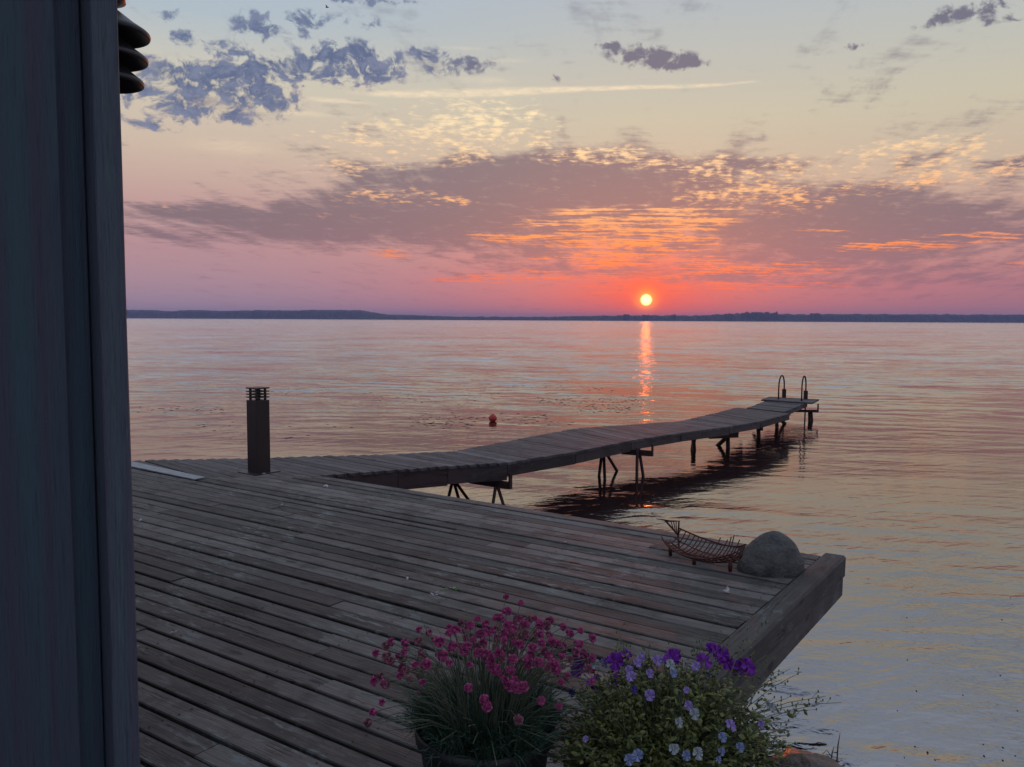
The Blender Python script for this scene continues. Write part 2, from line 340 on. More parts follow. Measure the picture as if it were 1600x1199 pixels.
# speckle the boulder
_g = G(M_stone.node_tree); _b = _g.n['Principled BSDF']; _src = _b.inputs['Base Color'].links[0].from_socket
_sp = _g.noise(tc(_g), 120., 3, .7); _st = _g.noise(tc(_g), 7., 5, .7)
_vc = _g.n.new('ShaderNodeTexVoronoi'); _vc.inputs['Scale'].default_value = 16.; _g.put(_vc.inputs['Vector'], _g.vm('ADD', tc(_g), _g.scale(_g.noise(tc(_g), 30., 3, .6, col=True), .05)))
_c = _g.mix(_g.m('MULTIPLY', _g.sstep(_sp, .55, .68), .35), _src, (.20, .20, .18, 1)); _c = _g.mix(_g.m('MULTIPLY', _g.sstep(_vc.outputs['Distance'], .16, .08), .45), _c, (.19, .195, .17, 1)); _c = _g.mix(_g.m('MULTIPLY', _g.sstep(_st, .55, .7), .45), _c, (.035, .036, .034, 1))
_g.put(_b.inputs['Base Color'], _c)
M_rock = simple('wet_shore_rock', (.10, .075, .062), .35, 0., .35, 8, .01)
M_buoy = simple('red_buoy_plastic', (.42, .03, .018), .4, 0., .15, 6)
M_leafb = simple('thrift_leaf', (.030, .070, .042), .55, 0., .35, 25)
M_stem = simple('flower_stalk', (.10, .12, .075), .6, 0., .25, 20)
M_pink = simple('thrift_petal', (.34, .040, .150), .7, 0., .45, 60, col2=(.62, .12, .32))
M_vleaf = simple('viola_leaf', (.070, .095, .018), .55, 0., .35, 18, col2=(.155, .180, .040))
M_weed = simple('water_weed', (.045, .038, .030), .7, 0., .3, 8)
M_sprig = simple('pale_sprig', (.22, .40, .17), .6, 0., .3, 40)
M_petal = simple('pale_petal', (.42, .40, .40), .6, 0., .2, 40)
M_bird = simple('bird_feathers', (.03, .03, .035), .7, 0., .2, 10)

# house paint
def paint(name='blue_painted_timber', cols=((.060, .062, .088, 1), (.053, .074, .098, 1), (.046, .088, .110, 1)), gb=.0022):
    m, g, b = new_mat(name); p = geo_pos(g)
    at_ = g.n.new('ShaderNodeAttribute'); at_.attribute_name = 'rnd'; rnd = at_.outputs['Fac']
    v = g.vm('ADD', g.vm('MULTIPLY', p, (26., 26., .45)), g.xyz(g.m('MULTIPLY', rnd, 40.), 0., 0.))
    n1 = g.noise(v, 1., 3, .5)
    n2 = g.noise(g.vm('MULTIPLY', p, (160., 160., 5.)), 1., 5, .6, 1.2)
    c_ = g.ramp(n1, [(.34, cols[0]), (.5, cols[1]), (.66, cols[2])])
    c_ = g.mix(g.m('MULTIPLY', g.sstep(n2, .52, .7), .45), c_, (.014, .022, .034, 1))
    k = g.n.new('ShaderNodeTexVoronoi'); k.inputs['Scale'].default_value = 1.0; g.put(k.inputs['Vector'], g.vm('MULTIPLY', p, (9., 9., 2.1)))
    kn = g.sstep(k.outputs['Distance'], .09, .05)
    c_ = g.mix(kn, c_, (.008, .010, .014, 1))
    g.put(b.inputs['Base Color'], c_); b.inputs['Roughness'].default_value = .6; b.inputs['Specular IOR Level'].default_value = .3
    gr = g.noise(g.vm('MULTIPLY', p, (220., 220., 9.)), 1., 4, .6, 1.5)
    bump(g, b, g.m('ADD', gr, g.m('MULTIPLY', n2, .7)), gb)
    return m
M_paint = paint()
M_corner = paint('lit_grey_blue_timber', ((.105, .100, .135, 1), (.085, .110, .140, 1), (.095, .135, .155, 1)), .005)  # lit copy of the wall paint: stronger light on the corner board painted in

# water
def water_mat():
    m, g, b = new_mat('lake_water')
    g.n.remove(b); out = g.n['Material Output']
    p = geo_pos(g)
    rot = g.n.new('ShaderNodeVectorRotate'); rot.rotation_type = 'Z_AXIS'; rot.inputs['Angle'].default_value = R(14); g.put(rot.inputs['Vector'], p)
    q = rot.outputs[0]
    rot2 = g.n.new('ShaderNodeVectorRotate'); rot2.rotation_type = 'Z_AXIS'; rot2.inputs['Angle'].default_value = R(-24); g.put(rot2.inputs['Vector'], p)
    q2 = rot2.outputs[0]
    a1 = g.noise(g.vm('MULTIPLY', q, (.55, 1.8, 1.)), 1.6, 2, .5, .4)       # short wind ripples
    a2 = g.noise(g.vm('MULTIPLY', q2, (.5, 1.7, 1.)), 3.6, 2, .5, .3)
    a3 = g.noise(g.vm('MULTIPLY', q, (.30, 1.0, 1.)), .42, 2, .5, .6)     # slow long undulation
    a4 = g.noise(g.vm('MULTIPLY', q, (1., 2., 1.)), 13., 2, .5)
    # calm and ruffled patches
    cal = g.lstep(g.noise(g.vm('MULTIPLY', p, (.5, 1., 1.)), .09, 3, .5), .35, .65, .55, 1.25)
    yy = g.sep(p)[1]
    far = g.m('ADD', g.lstep(yy, 12, 40, .27, .85), g.lstep(yy, 4.0, 10, .75, 0))
    rad = g.vm('LENGTH', g.vm('MULTIPLY', g.vm('SUBTRACT', p, (1.0, 0., 0.)), (.85, 1., 0.)), out=1)
    wob = g.noise(g.vm('MULTIPLY', p, (.55, .55, 1.)), .5, 3, .55)
    trn = g.m('SINE', g.m('MULTIPLY_ADD', rad, 6.6, g.m('MULTIPLY', wob, 26.)))       # wavelets running parallel to the shore
    trm = g.sstep(g.noise(p, .16, 3, .6), .40, .62)
    h = g.m('MULTIPLY', a1, .027)
    h = g.m('MULTIPLY_ADD', a2, .017, h)
    h = g.m('MULTIPLY_ADD', a4, .0034, h)
    h = g.m('MULTIPLY', h, g.m('MULTIPLY', cal, far))
    h = g.m('MULTIPLY_ADD', a3, .04, h)
    h = g.m('MULTIPLY_ADD', g.m('MULTIPLY', trn, g.m('MULTIPLY', trm, g.lstep(yy, 2, 40, .3, 1.0))), .0050, h)
    bn = g.n.new('ShaderNodeBump'); bn.inputs['Distance'].default_value = 1.0; bn.inputs['Strength'].default_value = 1.0; g.put(bn.inputs['Height'], h)
    # farther out the wavelets are smaller than a pixel: tilt the facets directly (the ones turned to the eye are the ones seen)
    sn = g.vm('SUBTRACT', g.noise(g.vm('MULTIPLY', q, (.38, 1.3, 1.)), 1.7, 4, .7, col=True), (.5, .5, .5))
    amp = g.m('MULTIPLY', g.m('ADD', g.lstep(yy, 14, 28, .03, 1.15), g.lstep(yy, 30, 300, .0, .9)), g.m('MULTIPLY', cal, g.lstep(g.noise(g.vm('MULTIPLY', q, (.22, .8, 1.)), .9, 3, .6), .36, .64, .35, 1.55)))
    sn = g.vm('MULTIPLY', g.scale(sn, amp), (.9, 1., 0.))
    inc = g.vm('NORMALIZE', g.vm('MULTIPLY', g.n.new('ShaderNodeNewGeometry').outputs['Incoming'], (1., 1., 0.)))
    back_ = g.m('MULTIPLY', g.m('MINIMUM', g.vm('DOT_PRODUCT', sn, inc, out=1), 0.), -2.)
    sn = g.vm('ADD', sn, g.scale(inc, back_))
    sn = g.vm('ADD', sn, g.scale(inc, g.m('MULTIPLY', g.m('MULTIPLY', g.m('MULTIPLY_ADD', trn, .5, .5), trm), g.m('MULTIPLY', g.lstep(yy, 13, 24, 0., .085), g.lstep(yy, 60, 140, 1., 0.)))))
    nrm = g.vm('NORMALIZE', g.vm('ADD', bn.outputs[0], sn))
    gl = g.n.new('ShaderNodeBsdfGlossy'); gl.inputs['Roughness'].default_value = .04; g.put(gl.inputs['Normal'], nrm)
    gl.inputs['Color'].default_value = (.98, .96, .97, 1)
    df = g.n.new('ShaderNodeBsdfDiffuse'); df.inputs['Color'].default_value = (.024, .012, .012, 1)
    fr = g.n.new('ShaderNodeFresnel'); fr.inputs['IOR'].default_value = 4.2
    mx = g.n.new('ShaderNodeMixShader'); g.put(mx.inputs[0], fr.outputs[0]); g.l.new(df.outputs[0], mx.inputs[1]); g.l.new(gl.outputs[0], mx.inputs[2])
    g.l.new(mx.outputs[0], out.inputs['Surface'])
    return m
M_water = water_mat()
mb = MB(); mb.add([(-7000, -300, 0), (7500, -300, 0), (7500, 7500, 0), (-7000, 7500, 0)], [(0, 1, 2, 3)])
wat = mb.build('water', M_water); tag(wat, 'calm rippled lake reflecting the sunset sky', 'water', kind='structure')
mb = MB(); mb.add([(-7000, -300, -1.2), (7500, -300, -1.2), (7500, 7500, -1.2), (-7000, 7500, -1.2)], [(0, 1, 2, 3)])

# ------------------------------------------------------------------ haze
hm = bpy.data.materials.new('evening_haze'); hm.use_nodes = True; hg = G(hm.node_tree); hg.n.remove(hg.n['Principled BSDF'])
pv = hg.n.new('ShaderNodeVolumePrincipled'); pv.inputs['Color'].default_value = (.46, .54, .95, 1); pv.inputs['Density'].default_value = 1.9e-4; pv.inputs['Anisotropy'].default_value = .2
hg.l.new(pv.outputs[0], hg.n['Material Output'].inputs['Volume'])
mb = MB(); mb.box(Vector((250, 3600, 23)), Vector((7400, 0, 0)), Vector((0, 4050, 0)), Vector((0, 0, 24.5)))
hz = mb.build('haze', hm); tag(hz, 'faint evening haze over the whole lake', 'haze', kind='stuff')

# ------------------------------------------------------------------ far shore
def shore(name, pts, Y, amp, seed, mat, depth=500, label='', cat='hills', step=1.0):
    random.seed(seed); vs = []; fs = []; rows = 5
    x0, x1 = pts[0][0], pts[-1][0]; n = int((x1 - x0) / step) + 1
    for i in range(n):
        px = x0 + i * step
        for k in range(len(pts) - 1):
            if pts[k][0] <= px <= pts[k + 1][0]:
                t = (px - pts[k][0]) / (pts[k + 1][0] - pts[k][0]); ty = pts[k][1] * (1 - t) + pts[k + 1][1] * t; break
        top = at(px, ty, Y)
        nz = mnoise.noise(Vector((px * .35, seed, 0))) * .6 + mnoise.noise(Vector((px * .09, seed, 3))) * .8 + random.uniform(-.35, .35)
        hgt = max(2.0, top.z + nz * amp)
        X = top.x
        jit = [random.uniform(-8, 8) for _ in range(rows)]
        prof = [(-25, -.6), (-8, .42 * hgt), (10, .78 * hgt + random.uniform(-1, 1)), (60, hgt), (depth, -.6)]
        for r_, (dy_, z_) in enumerate(prof):
            vs.append((X, Y + dy_ + jit[r_] * (0 if r_ in (0, 4) else 1), z_))
        if i:
            for r_ in range(rows - 1):
                a = (i - 1) * rows + r_; b_ = i * rows + r_
                fs.append((a, b_, b_ + 1, a + 1))
    mb = MB(); mb.add(vs, fs); o = mb.build(name, mat)
    tag(o, label, cat, kind='structure'); return o
M_far = simple('wooded_shore', (.022, .034, .024), .95, 0., .4, .05)
shore('hills', [(-200, 486), (150, 484), (230, 484.5), (255, 486.5), (290, 484.2), (345, 486), (395, 484.6), (450, 485.2), (480, 484.2), (560, 484.6), (578, 488), (600, 491.5), (640, 492.4), (700, 494.5), (760, 497.4)], 3100, 2.0, 3, M_far,
      label='long low wooded hills along the left far shore', depth=400)
shore('hills', [(560, 495.5), (640, 493.6), (700, 495), (850, 495.2), (940, 493.5), (1000, 492.8), (1100, 493.5), (1130, 491.5), (1180, 489.5), (1260, 491.5), (1330, 491), (1420, 491.5), (1600, 492), (2000, 492)], 2700, 3.4, 8, M_far,
      label='flat dark tree-lined shore under the setting sun', depth=350)
# the taller tree groups standing up from the right shore
random.seed(5)
mbt = MB()
for (xa, xb, ty) in ((1133, 1143, 490), (1160, 1216, 487.6), (1050, 1056, 491.5), (1268, 1282, 489.5), (975, 982, 491), (1005, 1012, 491.5)):
    px = xa
    while px < xb:
        t = at(px, ty + random.uniform(-.5, 1.2), 2690); wdt = random.uniform(4, 8)
        r_ = [random.uniform(.7, 1.15) for _ in range(6)]
        for k in range(3):
            mbt.lathe(Vector((t.x + random.uniform(-2, 2), 2690 + random.uniform(-8, 8), 0)), [(.6, 0), (.7, t.z * .3), (wdt * .5 * r_[0], t.z * .45), (wdt * .6 * r_[1], t.z * .7), (wdt * .4 * r_[2], t.z * .92), (.3, t.z * random.uniform(.96, 1.02))], n=7)
        px += random.uniform(2.0, 4.5)
tag(mbt.build('far_wood', M_far), 'taller tree clumps rising from the dark far shore', 'wood', kind='stuff')

# ------------------------------------------------------------------ main deck
Z_ = Vector((0, 0, 1))
un = Vector((.5687, .8225, 0)); uv_ = Vector((.8225, -.5687, 0))   # n: across the boards, v: along the boards (towards the right)
def pq(p, q, z=0.0): return un * p + uv_ * q + Vector((0, 0, z))
def board(mb, a, b, wdir, wid, top, th=.030, ch=.004, rnd=0., wid2=None, z1=0., z2=0.):
    """chamfered plank from a to b (centre line, top height), width along wdir"""
    L = (b - a).length; wid2 = wid if wid2 is None else wid2
    vs = []; uvs = []
    for (c_, u_, w_, dz_) in ((a, 0., wid, z1), (b, L, wid2, z2)):
        for (o_, z_) in ((-.5, -th), (-.5, -ch), (-.5 + ch / w_, 0), (.5 - ch / w_, 0), (.5, -ch), (.5, -th)):
            vs.append(Vector((c_.x, c_.y, top + dz_ + z_)) + wdir * (o_ * w_)); uvs.append((u_, o_ * w_))
    fs = [(i, (i + 1) % 6, 6 + (i + 1) % 6, 6 + i) for i in range(6)] + [(5, 4, 3, 2, 1, 0), (6, 7, 8, 9, 10, 11)]
    mb.add(vs, fs, uvs, rnd)
deck = empty('wooden_deck', pq(3, -3, DK), 'large weathered grey plank deck beside the water with edge beam', 'deck')
random.seed(11)
PE = 5.81 * S; PITCHB = .1268 * S; QE = -1.428 * S
mb = MB(); nb = 0
J1 = gp(321, 746.5); J2 = gp(482, 744.5)
jp1, jq1 = J1.dot(un), J1.dot(uv_); jp2, jq2 = J2.dot(un), J2.dot(uv_)
gapP = gp(655, 823)
for i in range(60):
    p1 = PE - i * PITCHB; p0 = p1 - PITCHB
    if p1 < -1.2: break
    pc = (p0 + p1) / 2
    if pc > jp1: ql = jq1 + (jq2 - jq1) * (pc - jp1) / (jp2 - jp1) + .02
    else: ql = -11.0
    qr = QE - .006
    cuts = [qr]; q_ = qr - random.uniform(.8, 6.)
    while q_ > ql + .9: cuts.append(q_); q_ -= random.uniform(4.0, 5.4)
    cuts.append(ql)
    gap = random.choice((.008, .009, .010, .012, .016))
    sft = random.uniform(-.0012, .0012)
    for k in range(len(cuts) - 1):
        b_, a_ = cuts[k] - (.002 if k else 0), cuts[k + 1] + .002
        wd = PITCHB - gap - random.uniform(0, .003)
        wd2 = wd - random.uniform(-.001, .003)
        a0, b0 = a_, b_
        dcx = 0.
        if abs(pc - gapP.dot(un)) < PITCHB / 2:     # the plank with the wedge-shaped gap beside it
            gq = gp(697, 833).dot(uv_)
            if a_ < gq < b_:
                board(mb, pq(pc - .010, a_), pq(pc - .010, gq), un, wd, DK, rnd=random.random(), wid2=wd - .035)
                a0 = gq + .003
        sg = random.uniform(-.0035, .0035); sg2 = random.uniform(-.0035, .0035)
        nseg = max(1, int((b0 - a0) / 1.2)); rr = random.random(); pr = pq(pc + sft, a0)
        board(mb, pq(pc + sft, a0), pq(pc + sft + random.uniform(-.002, .002), b0), un, wd, DK, rnd=rr, wid2=wd2, z1=sg, z2=sg2)
        nb += 1
mb.build('deck_boards', M_deck, deck)
# screw heads in pairs over every joist
random.seed(4); mb = MB()
for i in range(48):
    pc = PE - (i + .5) * PITCHB
    for jq in [QE - .05 - k * .62 for k in range(12)]:
        if pc > jp1 and jq < jq2 + .1: continue
        for o_ in (-.028, .028):
            c0_ = pq(pc + o_ + random.uniform(-.004, .004), jq + random.uniform(-.008, .008), DK + .0025)
            vs = [c0_ + Vector((math.cos(a_) * .0042, math.sin(a_) * .0042, 0)) for a_ in [PI * k_ / 3 for k_ in range(6)]] + [c0_ - Z_ * .004]
            mb.add(vs, [(0, 1, 2, 3, 4, 5)] + [(k_, (k_ + 1) % 6, 6) for k_ in range(6)])
o_s = mb.build('screw_heads', M_iron, deck); o_s['kind'] = 'stuff'
# joists under the boards
mb = MB()
for q_ in [QE - .05 - k * .62 for k in range(16)]:
    pm = PE - .05 if q_ > jq2 - .1 else jp1 - .1
    mb.box(pq((pm - 1.2) / 2, q_, DK - .11), un * ((pm + 1.2) / 2), uv_ * .024, Vector((0, 0, .075)))
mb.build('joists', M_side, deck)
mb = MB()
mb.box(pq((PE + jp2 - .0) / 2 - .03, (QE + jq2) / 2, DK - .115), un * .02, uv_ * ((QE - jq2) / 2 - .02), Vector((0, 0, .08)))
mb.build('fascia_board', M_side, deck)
# edge beam on the right: heavy top timber over a second plank
def timber(mb, p0, p1, q0, q1, z0, z1, ch=.008, rnd=0.):
    qs = [(q0, z0), (q0, z1 - ch), (q0 + ch, z1), (q1 - ch, z1), (q1, z1 - ch), (q1, z0)]
    N = 24; vs = []; uvs = []
    for k in range(N + 1):
        p = p0 + (p1 - p0) * k / N
        for j, (q, z) in enumerate(qs):
            jx = mnoise.noise(Vector((p * 2.3, j * 3.1, rnd * 9))) * .004
            vs.append(pq(p, q + jx, z + jx * .7)); uvs.append((p, j * .07))
    fs = [(k * 6 + j, k * 6 + (j + 1) % 6, (k + 1) * 6 + (j + 1) % 6, (k + 1) * 6 + j) for k in range(N) for j in range(6)]
    fs += [(5, 4, 3, 2, 1, 0), tuple(N * 6 + j for j in range(6))]
    mb.add(vs, fs, uvs, rnd)
mb = MB(); timber(mb, .2, PE + .03, QE, QE + .145 * S, DK - .125 * S, DK + .012, .012, .3)
mb.build('edge_beam', M_beam, deck)
mb = MB(); timber(mb, .2, PE + .018, QE + .02, QE + .137 * S, DK - .255 * S, DK - .131 * S, .004, .8)
mb.build('lower_edge_beam', M_beam, deck)
# deck posts
for (p, q) in ((4.2, QE - .6), (2.9, QE - .6), (4.7, -2.7), (4.7, -4.2)):
    mb = MB(); c_ = pq(p, q, 0); mb.tube([c_ + Vector((0, 0, -1)), c_ + Vector((0, 0, DK - .19))], .05, 10); mb.build('post', M_side, deck, True)

# ------------------------------------------------------------------ jetty (walkway to the left, then out onto the lake)
jet = empty('jetty', gp(560, 725, JZ), 'long narrow wooden jetty winding out into the lake from the deck', 'jetty')
def lerp(a, b, t): return a + (b - a) * t
def section(near0, far0, near1, far1, mat, side=.17, bw=.125, zoff=0., seed=0, light_first=False, zs=(0, 0), ext=0.):
    """one jetty span: planks across between two end lines, side beams under both edges"""
    random.seed(seed)
    n0, f0 = gp(*near0, z=JZ + zs[0]), gp(*far0, z=JZ + zs[0]); n1, f1 = gp(*near1, z=JZ + zs[1]), gp(*far1, z=JZ + zs[1])
    n0 = n0 + (n0 - f0).normalized() * ext; n1 = n1 + (n1 - f1).normalized() * ext
    L = ((n1 + f1) / 2 - (n0 + f0) / 2).length; n = max(2, round(L / bw))
    mb = MB()
    for i in range(n):
        t0 = i / n; t1 = (i + 1) / n; tm = (t0 + t1) / 2
        a, b = lerp(n0, n1, tm), lerp(f0, f1, tm)
        d = (b - a).normalized(); ex = random.uniform(-.006, .010), random.uniform(-.006, .010)
        wn = abs((lerp(n0, n1, t1) - lerp(n0, n1, t0)).dot(Vector((-d.y, d.x, 0)))); wf = abs((lerp(f0, f1, t1) - lerp(f0, f1, t0)).dot(Vector((-d.y, d.x, 0))))
        gpz = random.uniform(.006, .012)
        top = JZ + zs[0] * (1 - tm) + zs[1] * tm + random.uniform(-.003, .003)
        rn = random.random() * .8
        if light_first and i == 0: rn = 1.25
        board(mb, a - d * ex[0], b + d * ex[1], Vector((-d.y, d.x, 0)), max(.03, wn - gpz), top, .028, .003, rnd=rn, wid2=max(.03, wf - gpz))
    mb.build('walkway_boards', mat, jet)
    for (a, b, s) in ((n0, n1, 1), (f0, f1, -1)):
        if side <= 0: continue
        dd = (b - a); ln = dd.length; dd.normalize(); inw = ((f0 - n0) * s).normalized() * .03
        mb = MB(); vs = []; uvs = []
        for (c_, u_, zz_) in ((a, 0, zs[0]), (b, ln, zs[1])):
            for (o_, z_) in ((.0, -.0285), (1., -.0285), (1., -side), (.0, -side)):
                vs.append(Vector((c_.x, c_.y, JZ + zz_ + z_)) + inw * ((.2 if s > 0 else 5.) + o_ * 1.5)); uvs.append((u_, z_))
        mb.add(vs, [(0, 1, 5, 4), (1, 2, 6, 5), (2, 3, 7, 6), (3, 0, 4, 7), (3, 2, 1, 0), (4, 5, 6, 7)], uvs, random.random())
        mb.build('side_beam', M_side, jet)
# walkway along the left, boards running diagonally out to its far edge
section((110, 753), (10, 724.2), (321, 747.5), (222, 719.5), M_jet, 0, .125, zs=(0.12, 0.12), seed=21, ext=1.25)
section((322, 747.5), (223, 719.5), (484, 744.5), (356, 717.), M_jet, 0, .125, zs=(0.12, 0.12), seed=22, ext=1.15)
section((485, 744), (357, 717.), (622, 734.5), (500, 713.0), M_jet, .205, .125, zs=(0.12, 0.115), seed=23)
section((623, 734.4), (501, 713.0), (700, 728.5), (592, 711.), M_jet, .205, .125, zs=(0.115, 0.105), seed=24)
section((701, 728.4), (592.5, 710.8), (793, 723), (706, 706), M_jet, .19, .12, zs=(0.105, 0.09), seed=25, light_first=True)
section((794, 722.8), (707, 706), (900, 705.8), (800, 688.5), M_jet, .15, .12, zs=(0.09, 0.07), seed=26, light_first=True)
section((901, 705.6), (801, 688.4), (986, 688.4), (903, 669.2), M_jet, .145, .12, zs=(0.07, 0.05), seed=27)
section((987, 688.1), (904, 669.0), (1064, 676.5), (985, 663.6), M_jet, .13, .12, zs=(0.05, 0.03), seed=28, light_first=True)
section((1065, 676.3), (986, 663.5), (1140, 666.6), (1066, 658.), M_jet, .13, .12, zs=(0.03, 0.01), seed=29)
section((1141, 666.4), (1067, 657.8), (1188, 658.8), (1118, 646.), M_jet, .115, .12, zs=(0.01, -0.01), seed=30, light_first=True)
section((1189, 658.6), (1119, 645.9), (1234, 646.5), (1152, 637.), M_jet, .11, .12, zs=(-0.01, -0.03), seed=31)
section((1226, 643.6), (1168, 637.6), (1262, 629.0), (1206, 623.8), M_jet, .09, .13, zs=(-0.03, -0.04), seed=32)
# bathing platform at the end
pl = [gp(1190, 625.6, JZ - .02), gp(1202, 620.9, JZ - .02), gp(1279.5, 625.2, JZ - .02), gp(1268.7, 630.7, JZ - .02)]
mb = MB(); nbp = 6
for i in range(nbp):
    t = (i + .5) / nbp; a = lerp(pl[0], pl[1], t); b = lerp(pl[3], pl[2], t); d = (b - a).normalized()
    board(mb, a, b, Vector((-d.y, d.x, 0)), (pl[1] - pl[0]).dot(Vector((-d.y, d.x, 0))) / nbp - .008, JZ - .005, .032, .003, rnd=random.random())
mb.build('end_platform', M_jet, jet)
# ladder
lad = empty('ladder', gp(1240, 624, JZ), None, None); lad.parent = jet; lad.matrix_parent_inverse = parent_world(jet).inverted()
def loop(xn, xf, yb_n, yb_f, ytop, deep):
    a = gp(xn, yb_n, JZ - .01); b = gp(xf, yb_f, JZ - .01); hh = (at((xn + xf) / 2, ytop, (a.y + b.y) / 2)).z - JZ
    m = (a + b) / 2; r_ = (b - a) / 2; rl = r_.length
    pts = [a + Vector((0, 0, -.01))] + [a + Vector((0, 0, hh - rl))]
    for k in range(1, 12):
        th = PI * k / 12; pts.append(m - r_ * math.cos(th) + Vector((0, 0, hh - rl + rl * math.sin(th))))
    pts += [b + Vector((0, 0, hh - rl)), b + Vector((0, 0, -1.1))]
    mb = MB(); mb.tube(pts, .015, 8); o = mb.build('handrail', M_iron, lad, True)
    mb = MB(); mb.box(b + Vector((0, 0, .09)), Vector((.035, 0, 0)), Vector((0, .03, 0)), Vector((0, 0, .09))); mb.build('bracket', M_iron, lad)
    return b
l1 = loop(1216.3, 1224.9, 624.4, 621.6, 586.2, 1); l2 = loop(1252.4, 1258.6, 627.0, 624.3, 587.2, 1)
for zr in (-.24, -.5):
    mb = MB(); mb.tube([l1 + Vector((0, 0, zr)), l2 + Vector((0, 0, zr))], .018, 8); mb.build('rung', M_iron, lad, True)
# supports
def support(bar0, bar1, near_top, near_feet, far_top, far_feet, rr=.016, barh=.035, upst=.10):
    fr = empty('support_frame', gp(*near_feet[0], z=0), None, None); fr.parent = jet; fr.matrix_parent_inverse = parent_world(jet).inverted()
    foot = gp(*near_feet[0], z=0)
    ffoot = gp(*far_feet[0], z=0) if far_feet else foot
    b0 = at(bar0[0], bar0[1], ffoot.y if far_feet else foot.y); b1 = at(bar1[0], bar1[1], foot.y - .05)
    zc = (b0.z + b1.z) / 2; b0.z = b1.z = min(zc, JZ - .12)
    d = (b1 - b0); ln = d.length; d.normalize(); pr = Vector((-d.y, d.x, 0))
    mb = MB(); mb.box((b0 + b1) / 2, d * (ln / 2), pr * .028, Vector((0, 0, barh))); mb.build('crossbar', M_iron, fr)
    if upst:
        mb = MB(); mb.box(b1 + Vector((0, 0, upst / 2)) + d * .012, d * .010, pr * .022, Vector((0, 0, upst / 2 + barh))); mb.build('upstand', M_iron, fr)
    for (tp, feet) in ((near_top, near_feet), (far_top, far_feet)):
        for k, ft in enumerate(feet or []):
            f_ = gp(*ft, z=0); T = at(tp[0], tp[1], f_.y) if k == 0 else T0
            if k == 0: T0 = T
            T = T + Vector(((k - .5) * .02, 0, 0))
            e = T + (f_ - T) * (1 + .9 / max(.15, T.z))
            mb = MB(); mb.tube([T, e], rr, 8); mb.build('leg', M_iron, fr, True)
support((735, 752), (796, 757), (776, 760), [(768, 802), (791, 803)], (708, 754), [(697, 793), (721, 795), (744, 798)], .017)
support((972, 700), (1018, 701), (997, 701), [(995, 747), (1005, 744)], (942, 706), [(936, 744), (945, 750), (964, 736)], .020)
support((1108, 682), (1151, 680.5), (1138, 680), [(1137.5, 701), (1122, 696)], (1084, 683), [(1084.5, 704), (1082, 703)], .034)
support((1178, 663), (1190, 662), (1185.5, 662), [(1185.5, 684)], (1214, 652), [(1214, 669), (1226, 662)], .036, upst=0)
support((1224, 641), (1277, 643.5), (1266, 643), [(1265.5, 659), (1268, 659)], None, None, .038, .026, .12)

# ------------------------------------------------------------------ pale plate on the deck, left
c_ = [gp(205, 720.8, DK + .012), gp(321, 745.6, DK + .012), gp(304, 748.8, DK + .012), gp(206, 729.5, DK + .012)]
ext = (c_[0] - c_[1]) * .35; c_[0] += ext; c_[3] += ext
mb = MB(); lo = [v - Vector((0, 0, .008)) for v in c_]
mb.add(c_ + lo, [(0, 3, 2, 1), (4, 5, 6, 7), (0, 1, 5, 4), (1, 2, 6, 5), (2, 3, 7, 6), (3, 0, 4, 7)])
tag(mb.build('metal_plate', M_plate), 'pale flat metal strip bridging the deck boards near the wall', 'metal strip')

# ------------------------------------------------------------------ bollard light
bp = gp(405, 738.5); hb = .885; s_ = .082
bol = empty('bollard_light', bp, 'dark square bollard light with louvred head standing on the deck', 'bollard light', rz=R(45))
Rz = Matrix.Rotation(R(45 + 8), 3, 'Z')
X_, Y_ = Rz @ Vector((1, 0, 0)), Rz @ Vector((0, 1, 0)); Z_ = Vector((0, 0, 1))
def bmb(name, boxes, mat=M_boll, bev=.003, parent=bol):
    mb = MB()
    for (cz, hx, hz_, ox, oy) in [tuple(v_ * S for v_ in b_) for b_ in boxes]: mb.box(bp + Z_ * cz + X_ * ox + Y_ * oy, X_ * hx, Y_ * hx, Z_ * hz_)
    o = mb.build(name, mat, parent); bv = o.modifiers.new('bevel', 'BEVEL'); bv.width = bev; bv.segments = 2; return o
bmb('post', [(.385, s_, .375, 0, 0)])
bmb('base_plate', [(.008, .155, .006, 0, 0)])
for (sx, sy) in ((1, 1), (1, -1), (-1, 1), (-1, -1)): bmb('corner_post', [(.82, .010, .0595, sx * (s_ - .030), sy * (s_ - .030))], bev=.001)
for zc in (.790, .820, .850):
    mb = MB(); e_ = (s_ + .002) * S; w_ = .012
    for (dr, dp) in ((X_, Y_), (-X_, Y_), (Y_, X_), (-Y_, X_)):
        mb.box(bp + Z_ * zc * S + dr * (e_ - w_), dr * w_, dp * (e_ if dr in (X_, -X_) else e_ - 2 * w_), Z_ * .0045)
    mb.build('louvre', M_boll, bol)
bmb('cap', [(.884, s_ + .004, .007, 0, 0)])
mb = MB(); fb = gp(412, 742.5)
mb.lathe(fb + Z_ * .014, [(0, .006), (.012, .005), (.014, 0), (.016, -.002)], 12); mb.build('bolt', M_plate, bol)

